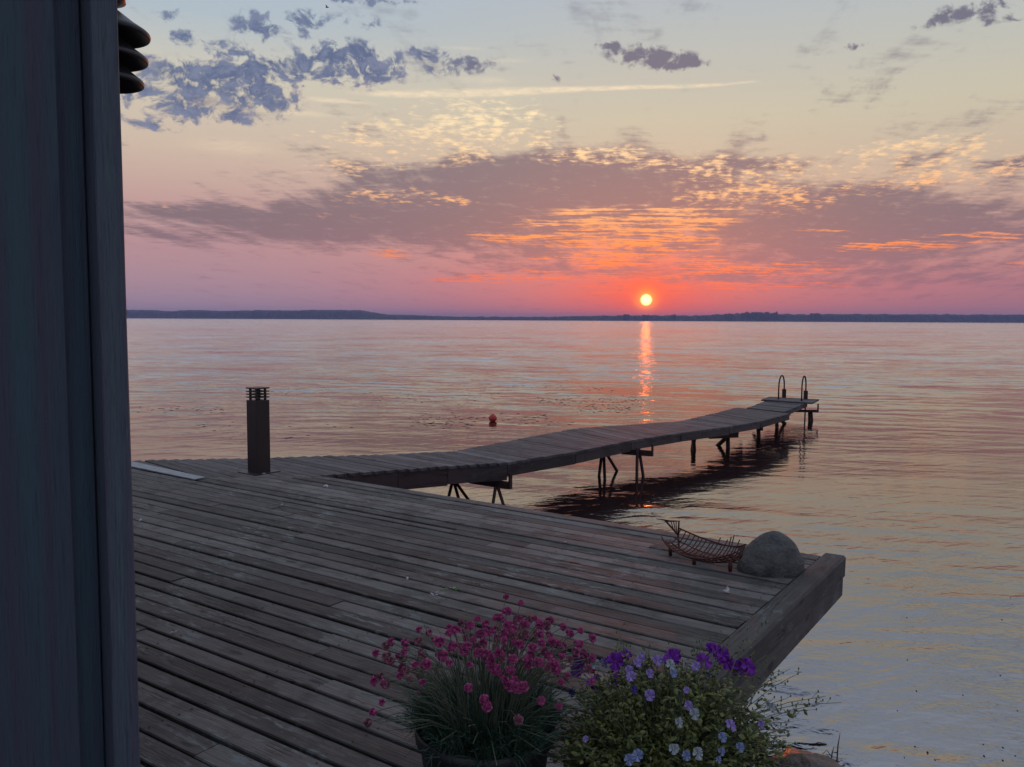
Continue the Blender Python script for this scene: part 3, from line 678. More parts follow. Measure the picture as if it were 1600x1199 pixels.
# ------------------------------------------------------------------ house wall with its corner board
C_ = Vector((-.923, 2.0, 0)); wd_ = Vector((-.71, -.704, 0)).normalized(); nd_ = Vector((-wd_.y, wd_.x, 0)); 
if nd_.dot(Vector((0, -1, 0))) < 0: nd_ = -nd_
sd_ = -nd_                                  # the far side face runs back from the corner
zb, zt = DK - .25, 4.6
hw = empty('house_wall', C_ + Vector((0, 0, zb)), 'dark blue painted timber wall and corner board at the left edge', 'wall')
def wallbox(name, t0, t1, d0, d1, rnd, wob=.0012, z0=zb, z1=zt, mat=None):
    """upright board: t along the wall from the corner, d outwards from the face; slightly uneven edges"""
    N = 60; vs = []; fs = []; uvs = []
    for k in range(N + 1):
        z = z0 + (z1 - z0) * k / N
        for j, (t, d) in enumerate(((t0, d0), (t0, d1 - .003), (t0 + .003, d1), (t1 - .003, d1), (t1, d1 - .003), (t1, d0))):
            e = mnoise.noise(Vector((z * 3.1, j * 2.7 + rnd * 20, rnd * 5))) * wob
            vs.append(C_ + wd_ * (t + e) + nd_ * (d + e * .5) + Z_ * z); uvs.append((z, j * .05))
    fs = [(k * 6 + j, (k + 1) * 6 + j, (k + 1) * 6 + (j + 1) % 6, k * 6 + (j + 1) % 6) for k in range(N) for j in range(6)]
    fs += [(0, 1, 2, 3, 4, 5), tuple(N * 6 + j for j in (5, 4, 3, 2, 1, 0))]
    mb = MB(); mb.add(vs, fs, uvs, rnd); return mb.build(name, mat or M_paint, hw)
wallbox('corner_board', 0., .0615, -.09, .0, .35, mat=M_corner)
wallbox('cladding_board', .0655, .125, -.11, -.055, .7)
wallbox('batten', .128, .30, -.11, -.028, .15)
t = .303; k = 0
while t < 3.4:
    wallbox('cladding_board', t, t + .14, -.11, -.05 if k % 2 else -.028, random.random()); t += .143; k += 1
# far side face
mb = MB(); mb.box(C_ + wd_ * .055 + sd_ * 1.7 + Z_ * ((zb + zt) / 2), wd_ * .05, sd_ * 1.60, Z_ * ((zt - zb) / 2)); mb.build('side_wall', M_paint, hw)

# wall lamp on the far side face: three stacked conical shades seen from below
LY = 2.9
ctr = [at(163, y, LY) for y in (127, 90, 51)]; rad = [.126, .141, .150]
wl = empty('wall_lamp', Vector((ctr[0].x, ctr[0].y, ctr[0].z)), 'dark outdoor wall lamp of three stacked conical shades behind the corner', 'wall lamp')
for k in range(3):
    r_ = rad[k]; mb = MB()
    mb.lathe(Vector((ctr[0].x, ctr[0].y, ctr[k].z)), [(.03, .074), (.052, .075), (r_ * .70, .034), (r_ * .93, .012), (r_ * .985, .005), (r_, -.002), (r_ * .985, -.009), (r_ * .95, -.011), (r_ * .90, -.004), (r_ * .66, .024), (.05, .062), (.03, .064)], 40)
    mb.build('shade', M_lampm, wl, True)
mb = MB(); c0 = Vector((ctr[0].x, ctr[0].y, ctr[0].z)); mb.lathe(c0, [(.0, .03), (.028, .032), (.03, .06), (.03, .42), (.0, .43)], 20); mb.build('stem', M_lampm, wl, True)
mb = MB(); mb.lathe(c0 + Z_ * (ctr[2].z - ctr[0].z + .095), [(.05, 0), (.075, .01), (.06, .09), (.03, .12), (0, .125)], 24); mb.build('cap', M_lampm, wl, True)
top = c0 + Z_ * .36; tow = -(wd_) # bracket arm back to the wall
wp = top + wd_ * .30
mb = MB(); mb.tube([top, top + wd_ * .12 + Z_ * .04, wp + Z_ * .02, wp + wd_ * .05], .014, 10); mb.build('bracket', M_lampm, wl, True)

# ------------------------------------------------------------------ boulder
def rockmesh(name, c, r, seed, mat, prof=None, sub=5, label='', cat='rock', amp=.06, parent=None, rz=0., flat=-.25):
    bm = bmesh.new(); bmesh.ops.create_icosphere(bm, subdivisions=sub, radius=1)
    Rm = Matrix.Rotation(rz, 3, 'Z')
    for v in bm.verts:
        p = v.co.copy(); n_ = mnoise.noise(p * 1.3 + Vector((seed, 0, 0))) * amp + mnoise.noise(p * 3.5 + Vector((0, seed, 0))) * amp * .35 + mnoise.noise(p * 14 + Vector((0, seed, 0))) * amp * .06
        p *= 1 + n_
        if prof: p = prof(p)
        if p.z < flat: p.z = flat + (p.z - flat) * .15
        v.co = Rm @ Vector((p.x * r[0], p.y * r[1], (p.z - flat) * r[2]))
    me = bpy.data.meshes.new(name); bm.to_mesh(me); bm.free()
    o = mesh_obj(name, me, mat, parent, True); o.location = c; tag(o, label, cat); return o
def bprof(p):
    # sloping left shoulder, steep right side
    z = p.z
    x = p.x
    if z > -.2:
        k = max(0., (z + .2) / 1.2); x = x * (1 - .29 * k ** 1.4) + .20 * k - .04; z = z - .10 * k * k
    return Vector((x + (.10 * (1 - abs(p.y)) if x > .3 and z < .2 else 0), p.y * (1 - .25 * max(0, z)), z))
bc = (gp(1207, 893))
bo = rockmesh('boulder', Vector((bc.x - .01, bc.y + .02, DK - .008)), (.205 * S, .17 * S, .228 * S), 4.2, M_stone, bprof, 5, 'rounded grey boulder resting on the deck corner beside the rusty basket', 'boulder', .05)

# ------------------------------------------------------------------ rusty iron boat-shaped basket
KA, KB = Vector((1.075 * S, 5.66 * S, DK)), Vector((1.405 * S, 5.20 * S, DK)); kd = (KB - KA).normalized(); kr = Vector((-kd.y, kd.x, 0))
if kr.x < 0: kr = -kr
KL = (KB - KA).length
sh = empty('iron_boat_basket', (KA + KB) / 2, 'rusty iron boat-shaped bar basket with small triangular pennant on the deck', 'basket')
def hull(t, s):          # t along keel 0..1, s from -1 (near side) to 1 (far side)
    wv = .155 * S * math.sin(PI * min(1, max(0, .10 + .84 * t))) ** .55
    zk = .008 + (.055 if t < .5 else .075) * abs(2 * t - 1.0) ** 2.2
    zz_ = zk + (abs(s) ** 2.0) * (.045 if s < 0 else .085)
    return KA + kd * (KL * (t * 1.06 - .03)) + kr * (.05 * S + wv * s) + Vector((0, 0, zz_ * S))
random.seed(3)
for i in range(19):
    t = .03 + .94 * i / 18 + random.uniform(-.008, .008)
    pts = [hull(t, -1 + 2 * k / 12) for k in range(13)]
    if i in (9, 11, 12, 13, 15): pts.append(pts[-1] + Vector((.016, .010, {9: .03, 11: .03, 12: .05, 13: .062, 15: .035}[i]))); 
    mb = MB(); mb.tube(pts, .0033, 6); mb.build('rib', M_rust, sh, True)
for s in (-1., -.8, -.5, 0., .5, 1.):
    mb = MB(); mb.tube([hull(t_ / 20, s) for t_ in range(21)], .0048 if abs(s) == 1 or s == 0 else .0034, 6); mb.build('rail' if s else 'keel', M_rust, sh, True)
# oars poking out at the near side and stern
for i in range(5):
    a = hull(.72 + .06 * i, .2); mb = MB(); mb.tube([a, a + kr * .14 + kd * .05 + Z_ * .07], .004, 6); mb.build('bar', M_rust, sh, True)
for (t_, s) in ((.16, -.75), (.56, -.8), (.95, -.55)):
    a = hull(t_, s); mb = MB(); mb.tube([Vector((a.x, a.y, a.z)), Vector((a.x, a.y, DK + .03)), Vector((a.x, a.y, DK + .002))], [.009, .012, .010], 8); mb.build('foot', M_rust, sh, True)
# stem post with pennant
pb = hull(.0, 0.) ; 
Yp = pb.y
v0 = at(1061, 858, Yp); v1 = at(1059.5, 836, Yp); v2 = at(1061, 814.5, Yp); v3 = at(1039, 813, Yp); v4 = at(1046, 814.5, Yp); v5 = at(1026, 811, Yp)
mb = MB(); mb.tube([hull(.06, 0), v0, v1], .006, 6); mb.build('mast', M_rust, sh, True)
mb = MB(); mb.tube([v1, v2, v4, v3, v1], .0055, 6); mb.tube([v3, v5], [.004, .002], 6)
for k in range(1, 4):
    f_ = k / 4
    a = lerp(v1, v2, f_ * .95); b = lerp(v1, v3, f_ * .95 + .04); b2 = lerp(v2, v3, 1 - f_)
    m1 = lerp(a, lerp(v3, v2, f_ * .6), .4) + Z_ * .006
    mb.tube([lerp(v2, v3, f_ * .8), lerp(lerp(v2, v3, f_ * .8), lerp(v2, v1, f_), .5) + Vector((-.008, 0, -.004)) + (v1 - v2) * .10, lerp(lerp(v3, v1, .25 * (4 - k)), lerp(v2, v1, .8), .55)], .003, 5)
mb.build('pennant', M_rust, sh, True)

# ------------------------------------------------------------------ buoy
bu = gp(770, 659, 0)
be = empty('buoy', bu, 'small red round buoy floating on the lake', 'buoy')
mb = MB(); n_ = 12; mb.lathe(bu + Vector((0, 0, .068)), [(.083 * math.sin(PI * k / n_) + (0 if 0 < k < n_ else .0005), -.083 * math.cos(PI * k / n_)) for k in range(n_ + 1)], 24); mb.build('float', M_buoy, be, True)
mb = MB(); mb.lathe(bu + Vector((0, 0, .149)), [(.018, -.004), (.018, .010), (.010, .016), (0, .016)], 12); mb.build('eyelet', M_buoy, be, True)

# ------------------------------------------------------------------ rocky bank at the near right, lying against the deck
bank = rockmesh('shore_rock', Vector((.78, 2.62, -.22)), (.50, .70, .32), 7.7, M_rock, None, 5, 'flat wet brown shore rock at the waterline beside the violas', 'rock', .22, flat=-.4)
rockmesh('shore_rock', Vector((.42, 2.0, -.20)), (.46, .50, .56), 5.1, M_rock, None, 5, 'large shore rock under the viola planter against the deck', 'rock', .12, flat=-.4)
sr = gp(1265, 1186, 0)
rockmesh('shore_rock', Vector((sr.x - .06, sr.y - .08, -.045)), (.17, .11, .075), 2.1, M_rock, None, 5, 'small half-sunken rock with a wet glint below the violas', 'rock', .2, flat=-.5)

# ------------------------------------------------------------------ thrift in a black pot
PC = Vector((-.082, 2.60, 0)) * K; PZ = DK + .30
pot = empty('flower_pot', Vector((PC.x, PC.y, DK)), 'round black plastic pot standing on the deck holding pink thrift', 'flower pot')
mb = MB(); mb.lathe(Vector((PC.x, PC.y, DK + .012)), [(.0, 0), (.135, 0), (.171, .25), (.181, .253), (.184, .284), (.176, .286), (.168, .262), (.153, .235)], 48); mb.build('pot_body', M_pot, pot, True)
mb = MB(); mb.lathe(Vector((PC.x, PC.y, DK + .25)), [(.166, 0), (.12, .012), (.06, .02), (0, .022)], 32); mb.build('soil', M_soil, pot, True)

def blade(mb, base, tip, wid, bend, rnd=0., seg=4):
    """narrow tapering leaf, curved"""
    d = tip - base; side = d.cross(Z_); 
    if side.length < 1e-6: side = Vector((1, 0, 0))
    side.normalize(); a_ = random.uniform(0, PI); fwd = d.cross(side).normalized(); side = side * math.cos(a_) + fwd * math.sin(a_)
    vs = []
    for k in range(seg + 1):
        t = k / seg; p = base + d * t + Z_ * bend * (math.sin(PI * t)) ; w_ = wid * (1 - t) ** .6 * .5 + .0003
        vs += [p - side * w_, p + side * w_]
    mb.add(vs, [(2 * k, 2 * k + 1, 2 * k + 3, 2 * k + 2) for k in range(seg)], rnd=rnd)
random.seed(77)
th = empty('thrift_plant', Vector((PC.x, PC.y, PZ)), 'dense clump of pink pompom thrift on thin stalks in the black pot', 'flowers')
mb = MB()
cl = []
for i in range(70):
    a = random.uniform(0, 2 * PI); rb = .165 * math.sqrt(random.random()); cl.append((a, rb, random.uniform(.04, .12), random.uniform(-.25, .35)))
for i in range(5200):
    a, rb, L0, tilt = random.choice(cl)
    base = Vector((PC.x + rb * math.cos(a) + random.gauss(0, .012), PC.y + rb * math.sin(a) + random.gauss(0, .012), PZ - .02 + random.uniform(-.01, .02)))
    aa = a + random.gauss(0, .7); e = PI / 2 - rb / .165 * 1.1 + tilt + random.gauss(0, .4)
    L = L0 * random.uniform(.6, 1.25)
    tip = base + Vector((math.cos(aa) * math.cos(e), math.sin(aa) * math.cos(e), math.sin(e))) * L
    blade(mb, base, tip, random.uniform(.002, .0034), random.uniform(-.01, .025))
mb.build('leaves', M_leafb, th)
# pompom head: many small petals around a ball (three shared variants)
def pompom(seed):
    random.seed(seed); mb = MB()
    for i in range(110):
        z = random.uniform(-.55, 1); a = random.uniform(0, 2 * PI); r_ = math.sqrt(max(0, 1 - z * z)); d = Vector((r_ * math.cos(a), r_ * math.sin(a), z))
        t1 = d.cross(Vector((.3, .5, .8))).normalized(); t2 = d.cross(t1); o = d * .0085; s = random.uniform(.0028, .0045); u_ = random.uniform(0, PI)
        e1 = t1 * math.cos(u_) + t2 * math.sin(u_); e2 = d.cross(e1); L = random.uniform(.0125, .0175)
        mb.add([o - e1 * s * .4, o + e1 * s * .4, d * L + e1 * s + e2 * .001, d * (L + .001), d * L - e1 * s - e2 * .001], [(0, 1, 2, 3, 4)])
    mb.lathe(Vector((0, 0, -.002)), [(0, -.010), (.006, -.008), (.009, -.001), (.008, .006), (0, .010)], 8)
    me = bpy.data.meshes.new('pompom'); me.from_pydata(mb.v, [], mb.f); me.materials.append(M_pink); return me
heads = [pompom(s) for s in (1, 2, 3, 4)]
M_fade = simple('faded_thrift_petal', (.22, .07, .10), .8, 0., .4, 60, col2=(.38, .16, .2)); heads[3].materials[0] = M_fade
random.seed(12)
hp = []
spots = [(575,1130),(583,1113),(597,1097),(585,1064),(601,1068),(604,1070),(595,1058),(588,1021),(604,1010),(611,1003),(604,1027),(608,1032),(632,1004),(635,1012),(655,984),(653,1002),(629,1030),(625,1056),(640,1063),(657,1032),(666,1038),
 (670,990),(676,1000),(687,1003),(658,1020),(627,1050),(634,1048),(657,1055),(702,980),(712,985),(721,975),(734,978),(727,985),(746,968),(759,975),(704,1012),(708,1010),(692,1025),(702,1036),(730,1010),(746,1010),(754,1020),(761,1031),
 (725,1028),(792,956),(812,967),(826,968),(817,975),(843,977),(853,978),(794,977),(804,974),(773,985),(788,990),(765,990),(777,998),(800,995),(820,990),(838,990),(858,992),(879,980),(890,990),(901,1006),(880,1010),(872,1006),
 (835,1000),(846,1005),(862,1003),(875,1022),(890,1030),(900,1018),(912,1026),(905,1040),(918,1045),(880,1041),(866,1038),(850,1018),(832,1012),(812,1008),(798,1020),(784,1028),(801,1030),(830,1024),(842,1035),(855,1044),
 (826,1052),(784,1030),(793,1070),(800,1073),(810,1075),(818,1073),(774,1046),(732,1075),(757,1094),(761,1104),(718,1122),(810,1125),(820,1088),(845,1095),(873,1104),(876,1066),(656,1083),(826,1040),(870,1050),(920,1035),(750,990),(740,1000),(755,1005),(815,983),(806,1000)]
for k in range(75):                        # more heads in the dense part of the clump
    u_ = random.gauss(0, 1); spots.append((max(660, min(925, 815 + 62 * u_)), 1000 + 26 * random.gauss(0, 1) + .00025 * (62 * u_) ** 2 * 6))
for k in range(14): spots.append((random.uniform(600, 690), random.uniform(1000, 1062)))
base0 = Vector((PC.x, PC.y, PZ))
fl = 0; rest = MB(); restm = MB()
for (px, py) in spots:
    # depth from a dome around the pot
    best = None
    for k in range(60):
        Y = (2.92 - k * .012) * K; P_ = at(px, py, Y); q_ = (P_ - base0) / K; rr = math.sqrt((q_.x / .44) ** 2 + (q_.y / .34) ** 2 + (q_.z / .36) ** 2)
        e = abs(rr - 1)
        if best is None or e < best[0]: best = (e, P_)
    P_ = best[1]; a = math.atan2(P_.y - PC.y, P_.x - PC.x); rb = random.uniform(.02, .11)
    b_ = Vector((PC.x + rb * math.cos(a), PC.y + rb * math.sin(a), PZ))
    mid = lerp(b_, P_, .55) + Vector((0, 0, .035)) - Vector((P_.x - b_.x, P_.y - b_.y, 0)) * .08
    pts = [b_, lerp(b_, mid, .5) + Z_ * .008, mid, lerp(mid, P_, .5) + Z_ * .010, P_]
    if fl < 98:
        mb = MB(); mb.tube(pts, .0011, 5, cap=False); s1 = mb.build('flower_stalk', M_stem, th, True)
        hd = bpy.data.objects.new('flower_head', random.choice(heads)); COL.objects.link(hd)
        hd.parent = s1; hd.location = P_; sc_ = random.uniform(.68, 1.08) * K; hd.scale = (sc_, sc_, sc_ * random.uniform(.8, 1.05))
        dv = (P_ - mid).normalized(); q_ = dv.to_track_quat('Z', 'Y'); hd.rotation_mode = 'QUATERNION'; hd.rotation_quaternion = q_
        pass
    else:
        rest.tube(pts, .0011, 5, cap=False)
        me = heads[0]; dv = (P_ - mid).normalized(); Mx = dv.to_track_quat('Z', 'Y').to_matrix()
        me = random.choice(heads); ss_ = random.uniform(.62, .95) * K; restm.add([P_ + Mx @ (Vector(v.co) * ss_) for v in me.vertices], [tuple(p.vertices) for p in me.polygons])
    fl += 1
o = rest.build('flower_stalks', M_stem, th, True); o['kind'] = 'stuff'
o2 = restm.build('flower_heads', M_pink, th); o2['kind'] = 'stuff'
# thin headless stalks and dry leaves among them
mb = MB()
for i in range(150):
    a = random.uniform(0, 2 * PI); e = random.uniform(.25, 1.2); L = random.uniform(.16, .28); b_ = Vector((PC.x + .08 * math.cos(a), PC.y + .08 * math.sin(a), PZ))
    T = b_ + Vector((math.cos(a) * math.cos(e), math.sin(a) * math.cos(e), math.sin(e))) * L
    mb.tube([b_, lerp(b_, T, .5) + Z_ * .02, T], .0009, 4, cap=False)
mb.build('bare_stalks', M_stem, th)

# ------------------------------------------------------------------ violas in a second planter
VC = Vector((.50, 2.62, 0)) * K; VZ = H - 1.40 * K
vp = empty('flower_pot', Vector((VC.x, VC.y, VZ - .36)), 'wide black planter hidden under the purple and blue violas', 'flower pot')
mb = MB(); mb.lathe(Vector((VC.x, VC.y, VZ - .40)), [(.0, 0), (.16, 0), (.215, .36), (.228, .37), (.228, .40), (.212, .40), (.20, .36)], 40); mb.build('pot_body', M_pot, vp, True)
mb = MB(); mb.lathe(Vector((VC.x, VC.y, VZ - .03)), [(.20, 0), (.08, .02), (0, .025)], 24); mb.build('soil', M_soil, vp, True)
vi = empty('viola_plant', Vector((VC.x, VC.y, VZ)), 'bushy violas with purple, lilac and pale blue flowers over light green leaves', 'flowers')
random.seed(31)
def leaf(mb, c, s, up_=.3, rnd=0.):
    a = random.uniform(0, 2 * PI); d = Vector((math.cos(a), math.sin(a), random.uniform(-.5, .8))).normalized(); n_ = Vector((random.uniform(-1, 1), random.uniform(-1, 1), random.uniform(.1, 1))).normalized()
    e = d.cross(n_).normalized(); n2 = d.cross(e)
    L = s; W = s * random.uniform(.16, .30)
    mb.add([c, c + d * L * .35 + e * W, c + d * L * .75 + e * W * .7 + n2 * s * .06, c + d * L + n2 * s * .12, c + d * L * .75 - e * W * .7 + n2 * s * .06, c + d * L * .35 - e * W, c + d * L * .5 - n2 * s * .08],
           [(0, 1, 6), (1, 2, 6), (2, 3, 6), (3, 4, 6), (4, 5, 6), (5, 0, 6)], rnd=rnd)
mbl = MB(); mbs = MB()
RX, RY, RZ_ = .44 * K, .35 * K, .285 * K
for i in range(1350):
    a = random.uniform(0, 2 * PI); z = random.uniform(-.35, 1) ; r_ = math.sqrt(max(0, 1 - z * z)) * random.uniform(.5, 1.0) ; rr = random.uniform(.72, 1.03) * (1 + .10 * mnoise.noise(Vector((math.cos(a) * 2, math.sin(a) * 2, z * 2))))
    T = VC + Vector((RX * rr * r_ * math.cos(a), RY * rr * r_ * math.sin(a), VZ + RZ_ * rr * z)); B = VC + Vector((RX * .5 * r_ * math.cos(a), RY * .5 * r_ * math.sin(a), VZ - .02 + min(0, z) * .1))
    M1 = lerp(B, T, .5) + Vector((random.uniform(-.02, .02), random.uniform(-.02, .02), .01))
    mbs.tube([B, M1, T], .0012, 4, cap=False)
    for k in range(13):
        t = random.uniform(.3, 1.02); p = lerp(B, M1, t * 2) if t < .5 else lerp(M1, T, t * 2 - 1)
        leaf(mbl, p + Vector((random.uniform(-.012, .012), random.uniform(-.012, .012), random.uniform(-.012, .012))), random.uniform(.010, .024))
# straggling stems with seed heads leaning out over the water and upwards
strag = [((1180, 1090), (1235, 1045)), ((1190, 1100), (1252, 1050)), ((1195, 1110), (1290, 1088)), ((1190, 1105), (1315, 1098)), ((1180, 1120), (1228, 1092)), ((1190, 1125), (1262, 1110)), ((1190, 1150), (1225, 1140)), ((1160, 1060), (1195, 1025)), ((1150, 1050), (1180, 1018)), ((1170, 1070), (1208, 1032)),
         ((905, 1060), (913, 1000)), ((975, 1050), (966, 983)), ((1005, 1050), (1015, 1003)), ((1060, 1045), (1055, 1006)), ((1098, 1040), (1100, 994)), ((1130, 1035), (1138, 1003)), ((1140, 1030), (1136, 1000)), ((920, 1050), (968, 995)), ((1165, 1040), (1172, 985)), ((1180, 1045), (1191, 968)), ((1200, 1090), (1212, 1050)), ((1185, 1160), (1236, 1150)), ((1080, 1050), (1092, 1012)),
         ((1195, 1140), (1240, 1128)), ((1200, 1170), (1232, 1160)), ((1185, 1080), (1222, 1062)), ((1205, 1130), (1282, 1100)), ((1190, 1190), (1230, 1178))]
for (a_, b_) in strag:
    Y = (2.74 + random.uniform(-.05, .08)) * K; A_ = lerp(at(a_[0], a_[1], Y), VC + Z_ * VZ, .25); B_ = at(b_[0], b_[1], Y + .04)
    M1 = lerp(A_, B_, .55) + Z_ * .012; mbs.tube([A_, M1, B_], [.0014, .0012, .0008], 4, cap=False)
    for k in range(6):
        p = lerp(M1, B_, random.uniform(-.3, 1.05)); q_ = p + Vector((random.uniform(-.02, .025), random.uniform(-.01, .01), random.uniform(-.016, .022)))
        mbs.tube([p, q_], .0006, 3, cap=False)
        mbl.lathe(q_, [(0, -.004), (.0022, -.001), (.0018, .003), (0, .005)], 5)
    for k in range(10): leaf(mbl, lerp(A_, B_, random.uniform(.0, .85)), random.uniform(.010, .022))
mbs.build('stems', M_stem, vi, False); mbl.build('leaves', M_vleaf, vi, False)
vcols = {'purple': (.15, .012, .27), 'lilac': (.27, .19, .44), 'blue': (.20, .25, .40), 'white': (.32, .36, .37), 'indigo': (.05, .03, .20)}
vm = {}
for k_, c_ in vcols.items(): vm[k_] = simple('viola_petal_' + k_, c_, .7, 0., .22, 50)
def viola_mesh(kind, seed):
    random.seed(seed); mb = MB()
    for (ang_, L, W, zb_) in ((115, .021, .0105, -.002), (65, .021, .0105, -.0025), (175, .018, .0085, .0), (5, .018, .0085, .0), (270, .020, .0125, .001)):
        a = R(ang_ + random.uniform(-8, 8)); d = Vector((math.cos(a), math.sin(a), 0)); e = Vector((-d.y, d.x, 0)); n = 7; vs = [Vector((0, 0, zb_))]
        for k in range(n + 1):
            u = k / n; th_ = PI * (u - .5) * 1.05; rr = L * (.62 + .38 * math.cos(th_ * 1.0)); 
            vs.append(d * rr + e * (math.sin(th_) * W) + Z_ * (zb_ + .0045 * math.sin(u * 3.6 * PI + seed + ang_) + random.uniform(-.001, .005)))
        mb.add(vs, [(0, k, k + 1) for k in range(1, n + 1)])
    mb.lathe(Vector((0, 0, .0005)), [(.0022, 0), (.0015, .0015), (0, .002)], 6, mi=1)
    me = bpy.data.meshes.new('viola_flower'); me.from_pydata(mb.v, [], mb.f); me.materials.append(vm[kind]); me.materials.append(M_stem)
    me.polygons.foreach_set('material_index', mb.mi); return me
vmesh = {k_: [viola_mesh(k_, s) for s in (1, 2)] for k_ in vcols}
Z7 = [('purple', [(190, 265), (205, 250), (265, 320), (280, 335), (380, 312), (355, 215), (375, 228), (410, 205), (425, 195), (515, 255), (520, 275), (655, 205), (640, 212), (860, 178), (845, 172), (900, 225), (915, 235), (940, 250), (1010, 250), (1020, 262), (975, 255), (800, 225), (885, 190)]),
      ('indigo', [(165, 378), (465, 365), (475, 372), (815, 290), (960, 262)]),
      ('lilac', [(495, 215), (480, 235), (510, 200), (545, 300), (540, 285), (440, 270), (600, 220), (615, 212), (760, 250), (575, 222), (450, 300), (640, 340), (660, 345), (715, 365), (580, 330), (725, 440), (845, 460), (1075, 530), (880, 518), (540, 390), (230, 600), (1068, 520), (320, 232), (930, 535)]),
      ('blue', [(580, 595), (890, 592), (905, 598), (975, 640), (560, 670), (480, 680), (885, 660), (860, 710), (715, 680), (870, 700), (440, 700), (1000, 500), (655, 285), (910, 540)]),
      ('white', [(925, 445), (675, 500), (680, 520), (755, 480), (650, 650), (665, 645), (770, 670), (820, 700), (275, 240), (640, 245), (1110, 440), (1130, 450), (590, 545), (615, 385)])]
random.seed(9)
for kind, lst in Z7:
    for (u, v) in lst:
        px, py = 840 + .325 * u, 960 + .325 * v; best = None
        for k in range(90):
            Y = (3.02 - k * .012) * K; P_ = at(px, py, Y); q_ = (P_ - VC - Z_ * VZ) / K; e = abs(math.sqrt((q_.x / .43) ** 2 + (q_.y / .36) ** 2 + (q_.z / .30) ** 2) - 1)
            if best is None or e < best[0] - 1e-4: best = (e, P_)
        P_ = best[1]; out_ = (P_ - VC - Z_ * VZ).normalized()
        if P_.z < VZ: pass
        B_ = P_ - out_ * .10 - Z_ * .02
        mb = MB(); mb.tube([B_, lerp(B_, P_, .6) + Z_ * .012, P_ - out_ * .003], .0010, 4, cap=False); s1 = mb.build('flower_stalk', M_stem, vi, True)
        o = bpy.data.objects.new('flower', random.choice(vmesh[kind])); COL.objects.link(o); o.parent = s1; o.location = P_
        if kind == 'purple': s0 = random.uniform(1.15, 1.5)
        else: s0 = random.uniform(.5, .95)
        nrm = (out_ * .6 + Vector((random.uniform(-.5, .5), -.9 + random.uniform(-.4, .4), .35 + random.uniform(-.4, .5)))).normalized()
        o.rotation_mode = 'QUATERNION'; o.rotation_quaternion = nrm.to_track_quat('Z', 'Y'); s0 *= K; o.scale = (s0, s0, s0)

# ------------------------------------------------------------------ little things
# reeds by the shore rock
for k, (px, py, h_) in enumerate(((1298, 1196, .09), (1307, 1194, .15))):
    b_ = gp(px, py, 0); mb = MB()
    mb.tube([b_ - Z_ * .05, b_ + Z_ * h_ * .6 + Vector((.004, 0, 0)), b_ + Z_ * h_ + Vector((.012, 0, 0))], [.004, .003, .001], 5)
    if k == 0: mb.tube([b_ + Z_ * h_ * .5, b_ + Z_ * h_ * .8 + Vector((-.02, 0, 0)), b_ + Z_ * h_ * .6 + Vector((-.04, 0, 0))], .0018, 4)
    tag(mb.build('reed', M_weed), ['short bent reed beside the shore rock', 'taller upright reed rising from the shallows'][k], 'reed')
# sprig and petals on the deck
sp0 = gp(703, 922.5); random.seed(6); mb = MB()
mb.tube([sp0 + Vector((-.06, -.01, .006)), sp0 + Vector((0, 0, .012)), sp0 + Vector((.055, .005, .006))], .0013, 5)
for k in range(20):
    c_ = sp0 + Vector((random.uniform(-.055, .055), random.uniform(-.025, .02), random.uniform(.004, .015))); leaf(mb, c_, random.uniform(.009, .02))
tag(mb.build('fallen_sprig', M_sprig), 'small pale green leafy sprig lying on the deck boards', 'sprig')
pets = [((247, 745.8), 'pale petal scrap lying closest to the metal strip'), ((512, 760), 'white petal scrap on the deck in front of the jetty start'), ((443, 789), 'bright petal scrap on the deck below the bollard light'),
        ((640, 903), 'tiny petal scrap on the boards up and left of the green sprig'), ((677, 932), 'tiny petal scrap directly left of the green sprig'), ((884, 849.5), 'petal scrap on far boards between jetty reflection and sprig'),
        ((1138, 928), 'long pale scrap lying nearest the edge beam below the basket'), ((277, 990), 'petal scrap on the near boards beside the blue wall'), ((217, 813), 'pale scrap half hidden by the corner board')]
for k, ((px, py), lb) in enumerate(pets):
    random.seed(50 + k); c_ = gp(px, py); mb = MB()
    for j in range(3):
        leaf(mb, c_ + Vector((random.uniform(-.008, .008), random.uniform(-.008, .008), .006 + .003 * j)), random.uniform(.018, .034) * (1.5 if k in (1, 6) else 1))
    o = mb.build('fallen_petal', M_petal); tag(o, lb, 'petal', 'pale petal scraps on the deck')
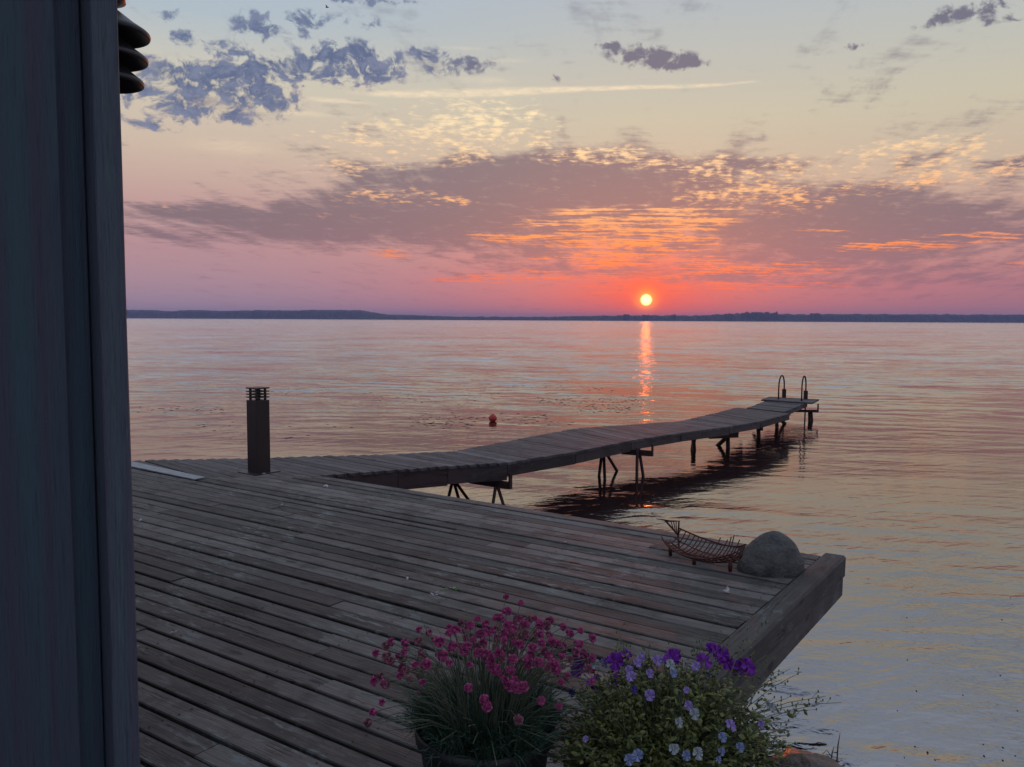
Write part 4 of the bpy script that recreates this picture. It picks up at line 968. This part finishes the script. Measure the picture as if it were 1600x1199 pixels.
# floating weed: short dark slivers in drifts
random.seed(88); mb = MB()
def fleck(px, py, ln, tall=.006):
    c_ = gp(px, py, 0); a = random.uniform(-.35, .35) ; d = Vector((math.cos(a), math.sin(a), 0)); e = Vector((-d.y, d.x, 0)); w_ = random.uniform(.003, .008)
    mb.add([c_ - d * ln + Z_ * .001, c_ + e * w_ + Z_ * tall, c_ + d * ln + Z_ * .001, c_ - e * w_ + Z_ * tall, c_ - Z_ * .004], [(0, 3, 1), (3, 2, 1), (0, 4, 3), (3, 4, 2), (2, 4, 1), (1, 4, 0)])
for (x0, x1, yc, sy, n) in ((215, 350, 640, 4, 35), (395, 520, 611, 5, 60), (560, 780, 622, 9, 50), (640, 740, 658, 9, 60), (740, 900, 655, 8, 35), (840, 1010, 627, 7, 120), (900, 990, 640, 5, 60), (790, 960, 605, 8, 40), (230, 560, 668, 16, 15)):
    for k in range(n):
        px = random.uniform(x0, x1); py = random.gauss(yc, sy * .6); fleck(px, py, random.uniform(.012, .05) * (py - 500) / 120)
for k in range(90):
    px = random.uniform(1120, 1600); py = random.uniform(590, 1190)
    if px < 1340 and py > 660: continue
    fleck(px, py, random.uniform(.002, .006), random.uniform(.001, .005))
tag(mb.build('floating_weed', M_weed), 'drifts of dark water weed scraps on the lake surface', 'water weed', kind='stuff')
# a bird high in the sky at the upper left
bl = at(511, 12, 60); mb = MB()
mb.tube([bl + Vector((-.12, 0, -.01)), bl + Vector((-.04, 0, .01)), bl + Vector((.08, 0, .01)), bl + Vector((.14, 0, .02))], [.006, .035, .03, .008], 8)
mb.add([bl + Vector((-.04, 0, .02)), bl + Vector((.05, 0, .02)), bl + Vector((.02, .1, .09)), bl + Vector((-.06, .24, .12)), bl + Vector((-.06, .1, .07))], [(0, 1, 2, 4), (4, 2, 3)])
mb.add([bl + Vector((-.04, 0, .02)), bl + Vector((.05, 0, .02)), bl + Vector((.02, -.1, .09)), bl + Vector((-.06, -.24, .12)), bl + Vector((-.06, -.1, .07))], [(1, 0, 4, 2), (2, 4, 3)])
tag(mb.build('bird', M_bird, None, True), 'tiny dark bird flying high over the lake', 'bird')

# ------------------------------------------------------------------ render settings
sc.render.engine = 'CYCLES'
sc.view_settings.view_transform = 'Standard'; sc.view_settings.look = 'None'; sc.view_settings.exposure = 0.12; sc.view_settings.gamma = 1
cy = sc.cycles
cy.use_denoising = True; cy.max_bounces = 6; cy.diffuse_bounces = 2; cy.glossy_bounces = 3; cy.volume_bounces = 0; cy.transparent_max_bounces = 6
cy.caustics_reflective = False; cy.caustics_refractive = False; cy.sample_clamp_indirect = 4.0; cy.sample_clamp_direct = 12.0
